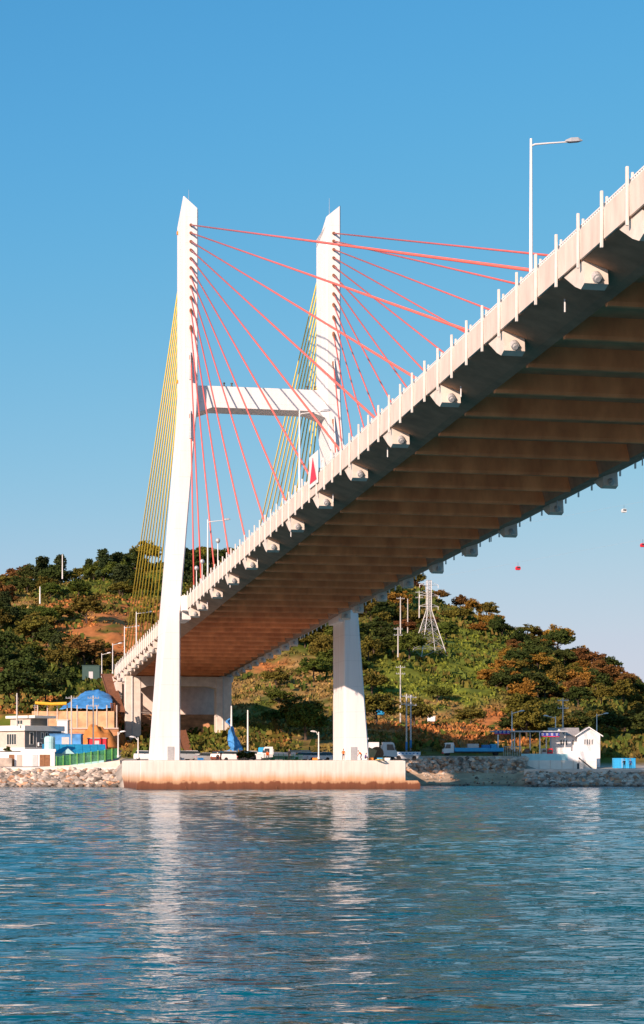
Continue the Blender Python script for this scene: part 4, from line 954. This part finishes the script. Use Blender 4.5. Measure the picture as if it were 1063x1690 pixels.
m = MB(); m.tube((0, 0, 0), (0, 0, 1.0), .18, .16, 10); o = m.build('bollard', M_dark); o.location = (px(954, 316), 316, 2.95); tag(o, 'short black mooring bollard on the jetty', 'bollard')
for c, y, Y, lb in ((628, 1176, 418, 'blue water barrel on the dry terrace'), (712, 1187, 412, 'white box on the dry terrace near the power poles')):
    X = px(c, Y); o = thing('storage_box', lb, 'box', (X, Y, pz(y+4, Y))); m = MB(); m.bbox(-.9, .9, -.6, .6, 0, 1.1, .12); m.build('box_body', M_lblue if 'blue' in lb else M_whouse, o); m = MB(); m.bbox(-.95, .95, -.65, .65, 1.1, 1.25, .04); m.build('lid', M_bluep if 'blue' in lb else M_wmet, o)

# ------------------------------------------------------------------ vehicles (local +x is forward)
def wheel(parent, x, y, r=.33, wd=.22):
    m = MB(); a = [(r*.62, -wd/2), (r*.92, -wd/2), (r, -wd*.3), (r, wd*.3), (r*.92, wd/2), (r*.62, wd/2)]
    Mx = Matrix.Translation((x, y, r)) @ Matrix.Rotation(pi/2, 4, 'X'); m.lathe(a, 16); m.v = [tuple(Mx @ Vector(v)) for v in m.v]; wl = m.build('wheel', M_tyre, parent, True)
    m = MB(); m.lathe([(.05, -wd*.5), (r*.6, -wd*.46), (r*.6, wd*.46), (.05, wd*.5)], 12); m.v = [tuple(Mx @ Vector(v)) for v in m.v]; m.build('rim', M_galv, wl)
def car(c, Y, rz, paint, label, suv=False, z=None):
    X = px(c, Y); zz = tz(X, Y) if z is None else z
    t = thing('parked_car', label, 'car', (X, Y, zz), rz, 'cars parked under the bridge'); h = .25 if suv else 0
    def shell(prof, hw, tw, m):
        n = len(prof); zb, zt = min(p[1] for p in prof), max(p[1] for p in prof); vs = []
        for sy in (-1, 1):
            for (x, z_) in prof: k = (z_-zb)/(zt-zb); vs.append((x, sy*(hw+(tw-hw)*k), z_))
        m.add(vs, [tuple(range(n)), tuple(range(2*n-1, n-1, -1))]+[(i, (i+1) % n, (i+1) % n+n, i+n) for i in range(n)])
    m = MB(); shell([(-2.15, .3), (2.15, .3), (2.2, .55), (2.1, .78+h), (1.1, .95+h), (-2.0 if not suv else -2.1, 1.0+h), (-2.2, .75)], .88, .84, m); m.build('body', paint, t)
    m = MB(); r = -1.95 if suv else -1.75; shell([(r, .95+h), (1.15, .93+h), (.45, 1.42+h), (-.9 if not suv else -1.7, 1.46+h)], .82, .64, m); cb_ = m.build('cabin', M_glass, t)
    m = MB(); shell([(-1.75 if suv else -1.0, 1.44+h), (.48, 1.41+h), (.36, 1.49+h), (-.85 if not suv else -1.6, 1.53+h)], .655, .6, m); m.build('roof', paint, t)
    for sy in (-1, 1):
        m = MB(); m.box(-.25, -.15, sy*.845-.02, sy*.845+.02, .9+h, 1.02+h); m.build('door_handle', M_dark, t)
        m = MB(); m.box(2.08, 2.2, sy*.62-.16, sy*.62+.16, .6, .75); m.build('headlight', M_wmet, t); m = MB(); m.box(-2.2, -2.1, sy*.66-.12, sy*.66+.12, .7, .85); m.build('tail_light', M_redp, t)
        for x in (-1.35, 1.35): wheel(t, x, sy*.78)
P_w = mat('white_car_paint', (.75, .75, .74), .3, .02, 2, spec=.5); P_s = mat('silver_car_paint', (.45, .47, .47), .3, .03, 2, metal=.3, spec=.5); P_k = mat('black_car_paint', (.02, .022, .025), .25, .05, 2, spec=.5); P_b = mat('navy_car_paint', (.02, .035, .09), .28, .05, 2, spec=.5); P_r = mat('brown_car_paint', (.16, .05, .03), .3, .05, 2, spec=.5)
for a in ((241, 318, .1, P_w, 'white hatchback parked beside the near pylon leg', True), (309, 318, .2, P_s, 'silver estate car parked just beyond the near leg', True), (343, 315, .3, P_s, 'silver saloon parked in front of the portal pier'), (362, 314, 1.3, P_r, 'brown car seen end-on by the portal pier', True),
          (386, 313, .1, P_w, 'white four-wheel-drive parked by the blue folded tarpaulin', True), (407, 312, 1.2, P_k, 'black car parked behind the round bush', True), (462, 318, .2, P_s, 'silver car parked behind the green wire fence'), (478, 321, 1.4, P_k, 'black saloon nosing into the car park'),
          (492, 330, .15, P_k, 'black four-wheel-drive in the rear parking row', True), (507, 331, .1, P_b, 'navy blue four-wheel-drive in the rear parking row', True), (501, 316, .2, P_w, 'white saloon in front of the navy four-wheel-drive'), (527, 316, .15, P_w, 'white saloon beside the thin twin posts'), (541, 322, .15, P_s, 'silver car half hidden by the far leg'), (322, 320, .2, P_w, 'white van-shaped car between the near leg and the portal pier', True), (421, 319, .1, P_w, 'white four-wheel-drive behind the small white truck', True), (515, 320, .2, P_w, 'white saloon squeezed between two other white saloons')): car(*a)
def truck(c, Y, rz, z, label, bed_m, L=6.5, cargo=None, s=1.0):
    t = thing('flatbed_truck', label, 'truck', (px(c, Y), Y, z), rz); t.scale = (s, s, s)
    m = MB(); m.box(-L+1.2, 1.4, -.45, .45, .55, .8); m.build('chassis', M_dark, t)
    m = MB(); prof = [(-.35, .6), (1.55, .45), (1.62, 1.1), (1.45, 1.3), (1.18, 2.25), (.95, 2.4), (-.35, 2.4)]; m.prism(prof, -1.0, 1.0, 'y'); cb_ = m.build('cab', P_w, t)
    m = MB(); m.add([(1.64, -.85, 1.18), (1.64, .85, 1.18), (1.47, .85, 1.32), (1.22, .8, 2.16), (1.22, -.8, 2.16), (1.47, -.85, 1.32)], [(0, 1, 2, 5), (5, 2, 3, 4)]); 
    m = MB(); m.prism([(1.49, 1.30), (1.51, 1.32), (1.24, 2.16), (1.22, 2.16)], -.85, .85, 'y'); m.build('windscreen', M_glass, cb_)
    for sy in (-1, 1):
        m = MB(); m.prism([(.25, 1.35), (1.25, 1.35), (1.03, 2.1), (.25, 2.1)], sy*1.005-.012, sy*1.005+.012, 'y'); m.build('side_window', M_glass, cb_)
        m = MB(); m.box(1.3, 1.38, sy*1.12-.07, sy*1.12+.07, 1.4, 1.85); m.build('mirror', M_dark, cb_); m = MB(); m.box(1.58, 1.66, sy*.7-.16, sy*.7+.16, .72, .9); m.build('headlight', M_galv, cb_)
        for x in (.75, -L+2.3): wheel(t, x, sy*.85, .45, .28)
    m = MB(); m.box(1.5, 1.7, -.98, .98, .4, .62); m.build('bumper', M_redp if 'blue flat' in label else M_dark, t)
    m = MB(); m.box(-L+.9, -.5, -1.05, 1.05, .85, 1.0); bd = m.build('bed', bed_m, t)
    for y0, y1 in ((-1.08, -1.02), (1.02, 1.08)): m = MB(); m.box(-L+.9, -.5, y0, y1, .78, 1.45); m.build('side_board', bed_m, bd)
    m = MB(); m.box(-.5, -.42, -1.05, 1.05, 1.0, 2.0); m.build('headboard', bed_m, bd)
    for i in range(4): m = MB(); x = -L+1.2+i*(L-1.8)/3.3; m.box(x, x+.08, -1.12, -1.08, .78, 1.45); m.build('stake', M_galv, bd)
    return t
T = truck(745, 335.6, radians(183), 5.35, 'white-cabbed truck with a long light blue flat bed above the stone wall', M_lblue, 10.5)
for k, (x, mm, w_, h) in enumerate(((-4.0, M_galv, 2.0, 1.2), (-6.4, M_bluep, 1.5, 1.0), (-7.8, M_lblue, 1.0, 1.15))):
    b = thing('cargo_crate', ('grey ribbed crate on the light blue truck bed', 'dark blue crate on the light blue truck bed', 'pale blue crate at the tail of the truck bed')[k], 'crate', T.matrix_basis @ Vector((x, 0, 1.0)), radians(3)); m = MB(); m.bbox(-w_/2, w_/2, -.8, .8, 0, h, .04); m.build('crate_body', mm, b); m = MB()
    for i in range(4): m.box(-w_/2+w_*(i+.5)/4-.04, -w_/2+w_*(i+.5)/4+.04, -.85, .85, .1, h-.1)
    m.build('crate_ribs', mm, b)
T2 = truck(635, 305, radians(0), 4.42, 'white tank truck with a blue top box parked beside the far pylon leg', P_w, 6.6, None, 1.28)
b = thing('truck_equipment', 'white and blue machinery mounted on the tank truck bed', 'machinery', T2.matrix_basis @ Vector((-1.4, 0, 1.02)), 0)
m = MB(); m.bbox(-.95, .85, -1.0, 1.0, 0, 1.75, .06); m.build('white_box', P_w, b); m = MB(); m.bbox(-2.4, -1.0, -.8, .8, .55, 1.75, .06); m.build('blue_tank', M_lblue, b); m = MB(); m.bbox(-4.0, -1.0, -.95, .95, .02, .55, .04); m.build('side_locker', P_w, b); m = MB(); m.tube((-1.6, 0, 1.75), (-1.6, 0, 2.2), .25, n=10); m.bbox(-2.0, -.9, -.4, .4, 2.2, 2.5, .05); m.build('top_hatch', M_galv, b)
truck(447, 314, radians(182), 4.4, 'small white truck with a blue topped load in the car park', P_w, 5.2)
b = thing('blue_load', 'light blue covered load on the small white truck', 'load', (px(438, 314), 314, 5.5)); m = MB(); m.bbox(-1.2, 1.3, -.8, .8, 0, 1.2, .15); m.build('cover', M_lblue, b); m = MB(); m.bbox(-1.4, 1.5, -.9, .9, -.05, .35, .05); m.build('tray', P_w, b)
T3 = truck(720, 337, radians(182), 5.15, 'flat truck with a pale lettered blue side board behind the white tank truck', mat('pale_blue_board', (.55, .68, .80), .5, .1, 3), 9.5) if False else None
t = thing('side_board_trailer', 'low trailer with a pale blue lettered side board behind the tank truck', 'trailer', (px(672, 325), 325, 4.5))
m = MB(); m.bbox(-2.6, 2.4, 0, 2.2, .9, 1.5, .03); m.build('tray', mat('pale_blue_board', (.55, .68, .80), .5, .25, 4), t); m = MB(); m.prism([(-2.0, .3), (1.8, .3), (2.3, .9), (-2.6, .9)], .1, 2.1, 'y'); m.build('belly', M_galv, t)
for i in range(7): m = MB(); x = -2.2+i*.65; m.box(x, x+.28, -.02, 0, 1.1, 1.3); m.build('letter_mark', M_bluep, t)
for x in (-1.5, 1.3):
    for y in (.2, 1.9): wheel(t, x, y, .42, .25)
# cable drums and planks by the truck
t = thing('cable_drum', 'brown wooden cable drum lying beside the tank truck', 'drum', (px(622, 292), 292, 4.42))
for y in (-.45, .45): m = MB(); m.lathe([(.1, -.05), (1.1, -.05), (1.1, .05), (.1, .05)], 20); Mx = Matrix.Translation((0, y, 1.1)) @ Matrix.Rotation(pi/2, 4, 'X'); m.v = [tuple(Mx @ Vector(v)) for v in m.v]; m.build('flange', M_brown, t)
m = MB(); m.tube((0, -.42, 1.1), (0, .42, 1.1), .65, n=16); m.build('winding', M_black, t)
m = MB(); m.box(-.7, .7, -.05, .05, 0, 2.0, 0, Matrix.Rotation(radians(22), 4, 'Y')); o = m.build('plywood_sheet', mat('plywood', (.62, .38, .18), .8, .15, 3)); o.location = (px(608, 291), 291, 4.42); tag(o, 'tan plywood sheet leaning near the crouching workers', 'board')
# round bush by the platform edge
t = thing('round_bush', 'dark grey-green round bush by the platform edge', 'bush', (px(405, 304), 304, 4.1)); C = crown_pts(77, 1.3, 1.7, .2, 24, 40, .5, 'round'); link('foliage', leaf_mesh('foliage', C, None, .2, LM['dark'], 3), t)
m = MB()
for a in range(4): m.path([(0, 0, -.2), (cos(a*1.6)*.5, sin(a*1.6)*.5, 1.0)], [.05, .03], 5)
m.build('stem', M_bark, t)

# ------------------------------------------------------------------ people
def person(c, Y, z, rz, label, top, bottom, pose='stand', hair=True, hat=None, jump=0):
    t = thing('person', label, 'person', (px(c, Y), Y, z), rz)
    # joints (x right, y forward)
    if pose == 'stand':
        J = dict(pel=(0, 0, .95), chest=(0, 0, 1.25), neck=(0, 0, 1.46), head=(0, .01, 1.56), hl=(-.1, 0, .9), kl=(-.11, .03, .5), al=(-.12, 0, .09), tl=(-.13, .15, .05), hr=(.1, 0, .9), kr=(.12, .04, .5), ar=(.14, -.02, .09), tr=(.15, .13, .05),
                 sl=(-.19, 0, 1.4), el=(-.25, -.02, 1.13), wl=(-.24, .12, .9), sr=(.19, 0, 1.4), er=(.26, .0, 1.13), wr=(.2, .22, 1.02))
    elif pose == 'bend':
        J = dict(pel=(0, 0, .85), chest=(0, .18, 1.1), neck=(0, .36, 1.25), head=(0, .44, 1.32), hl=(-.1, 0, .82), kl=(-.12, .12, .46), al=(-.13, 0, .09), tl=(-.14, .15, .05), hr=(.1, 0, .82), kr=(.12, .1, .46), ar=(.14, -.05, .09), tr=(.15, .1, .05),
                 sl=(-.18, .3, 1.2), el=(-.2, .42, .95), wl=(-.15, .55, .75), sr=(.18, .3, 1.2), er=(.2, .42, .95), wr=(.12, .56, .76))
    else:
        J = dict(pel=(0, 0, .32), chest=(0, .06, .62), neck=(0, .12, .84), head=(0, .16, .93), hl=(-.1, .02, .3), kl=(-.16, .42, .52), al=(-.15, .32, .09), tl=(-.15, .47, .05), hr=(.1, .02, .3), kr=(.16, .42, .5), ar=(.15, .34, .09), tr=(.15, .49, .05),
                 sl=(-.18, .1, .78), el=(-.24, .28, .55), wl=(-.12, .44, .56), sr=(.18, .1, .78), er=(.24, .28, .55), wr=(.12, .44, .55))
    names = list(J); idx = {n_: i for i, n_ in enumerate(names)}
    E = [('pel', 'chest'), ('chest', 'neck'), ('neck', 'head'), ('pel', 'hl'), ('hl', 'kl'), ('kl', 'al'), ('al', 'tl'), ('pel', 'hr'), ('hr', 'kr'), ('kr', 'ar'), ('ar', 'tr'), ('chest', 'sl'), ('sl', 'el'), ('el', 'wl'), ('chest', 'sr'), ('sr', 'er'), ('er', 'wr')]
    Rr = dict(pel=.15, chest=.16, neck=.065, head=.065, hl=.1, hr=.1, kl=.068, kr=.068, al=.05, ar=.05, tl=.045, tr=.045, sl=.085, sr=.085, el=.052, er=.052, wl=.036, wr=.036)
    me = bpy.data.meshes.new('sk'); me.from_pydata([J[n_] for n_ in names], [(idx[a], idx[b]) for a, b in E], []); o = bpy.data.objects.new('body', me); COL.objects.link(o)
    md = o.modifiers.new('s', 'SKIN'); o.modifiers.new('d', 'SUBSURF').levels = 1
    for n_ in names:
        v = me.skin_vertices[0].data[idx[n_]]; v.radius = (Rr[n_], Rr[n_]*.85); v.use_root = n_ == 'pel'
    ev = o.evaluated_get(bpy.context.evaluated_depsgraph_get()); sm = bpy.data.meshes.new_from_object(ev); bpy.data.objects.remove(o)
    m = MB(); m.v = [tuple(v.co) for v in sm.vertices]
    def dseg(p, a, b): a, b = Vector(a), Vector(b); d = b-a; k = max(0, min(1, (p-a).dot(d)/d.dot(d))); return (p-(a+d*k)).length, k
    segm = [(J['pel'], J['chest'], 0), (J['chest'], J['neck'], 0), (J['chest'], J['sl'], 0), (J['chest'], J['sr'], 0), (J['sl'], J['el'], 0), (J['sr'], J['er'], 0), (J['el'], J['wl'], 0), (J['er'], J['wr'], 0), (J['neck'], J['head'], 2), (J['pel'], J['hl'], 1), (J['pel'], J['hr'], 1), (J['hl'], J['kl'], 1), (J['hr'], J['kr'], 1), (J['kl'], J['al'], 1), (J['kr'], J['ar'], 1), (J['al'], J['tl'], 3), (J['ar'], J['tr'], 3)]
    for p in sm.polygons: m.f.append(tuple(p.vertices)); m.mi.append(min(((dseg(p.center, a, b)[0], mi) for a, b, mi in segm))[1])
    # head, nose, hair and fingers join the same surface
    H = Vector(J['head'])+Vector((0, .03, .10)); r = []
    for zz, rad in ((-.125, .045), (-.09, .07), (-.03, .085), (.03, .09), (.08, .078), (.115, .045), (.125, .01)): r.append((rad, zz))
    k0 = len(m.f); m.lathe(r, 10, H, 2)
    for k in range(k0, len(m.f)):
        cc = sum((Vector(m.v[i]) for i in m.f[k]), Vector())/len(m.f[k])-H
        if cc.z > .05 or (cc.y < -.03 and cc.z > -.06): m.mi[k] = 4
    m.tube(H+Vector((0, .075, .0)), H+Vector((0, .11, -.025)), .012, .018, 5, 2)
    for sx in (-1, 1): m.tube(H+Vector((sx*.085, 0, .01)), H+Vector((sx*.1, -.01, -.03)), .02, .012, 5, 2); m.tube(H+Vector((sx*.032, .076, .015)), H+Vector((sx*.032, .088, .015)), .01, .008, 5, 4)
    m.tube(H+Vector((-.025, .08, -.06)), H+Vector((.025, .08, -.06)), .006, .006, 4, 4)
    for wn, en in (('wl', 'el'), ('wr', 'er')):
        W = Vector(J[wn]); d = (W-Vector(J[en])).normalized(); sd_ = d.orthogonal().normalized(); q = d.cross(sd_)
        m.tube(W-d*.01, W+d*.09, .034, .038, 6, 2)
        for i in range(4): b0 = W+d*.085+sd_*(.033-.022*i); l_ = (.065, .078, .072, .055)[i]; m.path([b0, b0+d*l_*.55+q*.008, b0+d*l_+q*.03], [.010, .009, .007], 5, 2)
        b0 = W+d*.03+sd_*.035; m.path([b0, b0+sd_*.025+d*.03, b0+sd_*.03+d*.06+q*.015], [.011, .010, .008], 5, 2)
    m.build('body', [top, bottom, M_skin, M_black, M_hair], t, True)
    if hat: h_ = MB(); h_.lathe([(.15, .03), (.11, .045), (.105, .09), (.07, .14), (.01, .15)], 12, H+Vector((0, 0, .02))); h_.build('hat', hat, t, True)
C_or = mat('orange_jacket', (.85, .16, .02), .7, .1, 6); C_red = mat('red_jacket', (.75, .03, .02), .7, .1, 6); C_navy = mat('navy_cloth', (.02, .025, .05), .8, .1, 6); C_blk = mat('black_cloth', (.018, .018, .02), .85, .1, 6); C_pur = mat('purple_cloth', (.10, .05, .22), .8, .1, 6)
PT = 4.42
person(567, 280, PT, pi, 'person in an orange jacket and dark trousers standing in front of the far leg', C_or, C_navy)
person(596.5, 281, PT, pi/2, 'person in an orange jacket bending over beside the plywood sheet', C_or, C_navy, 'bend')
person(602.5, 281, PT, -pi/2, 'person in purple crouching by the plywood sheet', C_pur, C_blk, 'sit')
person(263.5, 280, PT, -1.3, 'person in a red jacket standing in front of the near leg', C_red, C_blk)
person(288, 280, PT, 1.0, 'person in black crouching at the foot of the near leg', C_blk, C_blk, 'sit', hat=M_black)
person(359.5, 280, PT, pi, 'person in dark clothes sitting on the platform edge with a pale hat', C_blk, C_navy, 'sit', hat=M_cream)
person(441.5, 283, PT, pi, 'worker in an orange vest standing on the platform near the small truck', C_or, C_navy, 'bend')
person(477.5, 283, PT, 2.6, 'person in black standing before the green wire fence', C_blk, C_blk)
person(1030.5, 316, 2.95, pi, 'person in black standing on the jetty by the blue container', C_blk, C_blk, hat=M_black)
person(1040.5, 316, 2.95, pi*.9, 'person in a blue jacket standing on the jetty by the blue container', mat('blue_jacket', (.03, .07, .20), .8, .1, 6), C_blk)

# ------------------------------------------------------------------ gondolas of the ropeway far behind, and quay clutter
def gondola(c, y, Y, mm, label):
    t = thing('gondola', label, 'gondola', (px(c, Y), Y, pz(y, Y)), .3)
    m = MB(); m.prism([(-1.0, -.9), (1.0, -.9), (1.25, .1), (.9, 1.0), (-.9, 1.0), (-1.25, .1)], -1.0, 1.0, 'y'); cb_ = m.build('cabin', mm, t)
    m = MB(); m.box(-.95, .95, -1.04, -1.0, -.1, .7); m.build('window', M_glass, cb_); m = MB(); m.tube((0, 0, 1.0), (0, 0, 3.2), .08, n=6); m.build('hanger', M_dark, t)
YG = 1000
gondola(855, 938, YG, M_redp, 'red ropeway gondola against the pale sky beyond the hill'); gondola(1061, 900, YG, M_redp, 'red ropeway gondola at the far side of the strait sky'); gondola(1030, 843, YG+6, P_w, 'white ropeway gondola high in the pale sky')
for (a, b, Yc, lb) in (((300, 1040), (1500, 819), YG, 'thin haul cable carrying the red gondolas'), ((300, 978), (1500, 756), YG+6, 'thin haul cable carrying the white gondola')):
    m = MB(); m.tube((px(a[0], Yc), Yc, pz(a[1], Yc)+3.2), (px(b[0], Yc), Yc, pz(b[1], Yc)+3.2), .025, n=5); o = m.build('ropeway_cable', M_galv); tag(o, lb, 'cable')
rc = random.Random(9)
for i, (c, mm, lb) in enumerate(((612, M_orange, 'orange plastic fish crate by the plywood sheet'), (627, M_lblue, 'light blue fish crate by the cable drum'), (640, M_wmet, 'white foam fish box near the tank truck'), (331, M_bluep, 'dark blue fish crate by the seated angler'), (299, M_wmet, 'white bait box beside the crouching angler'), (520, M_orange, 'orange buoy crate beside the thin twin posts'))):
    t = thing('fish_crate', lb, 'crate', (px(c, 282), 282, 4.42), rc.uniform(-.5, .5)); m = MB()
    m.box(-.4, .4, -.28, .28, 0, .05)
    for a in ((-.4, .4, -.28, -.24), (-.4, .4, .24, .28), (-.4, -.36, -.24, .24), (.36, .4, -.24, .24)): m.box(*a, .05, .36)
    m.build('tray', mm, t); m = MB(); m.box(-.42, .42, -.3, -.29, .3, .38); m.box(-.42, .42, .29, .3, .3, .38); m.build('rim', mm, t)
m = MB(); m.path([(px(626+8*cos(a*.9)*(1-a/40), 281), 279+1.2*sin(a*.9), 4.47+a*.004) for a in range(30)], .05, 5); o = m.build('mooring_rope', mat('yellow_rope', (.7, .5, .1), .9, .2, 5)); tag(o, 'coiled yellow mooring rope on the platform near the tank truck', 'rope')
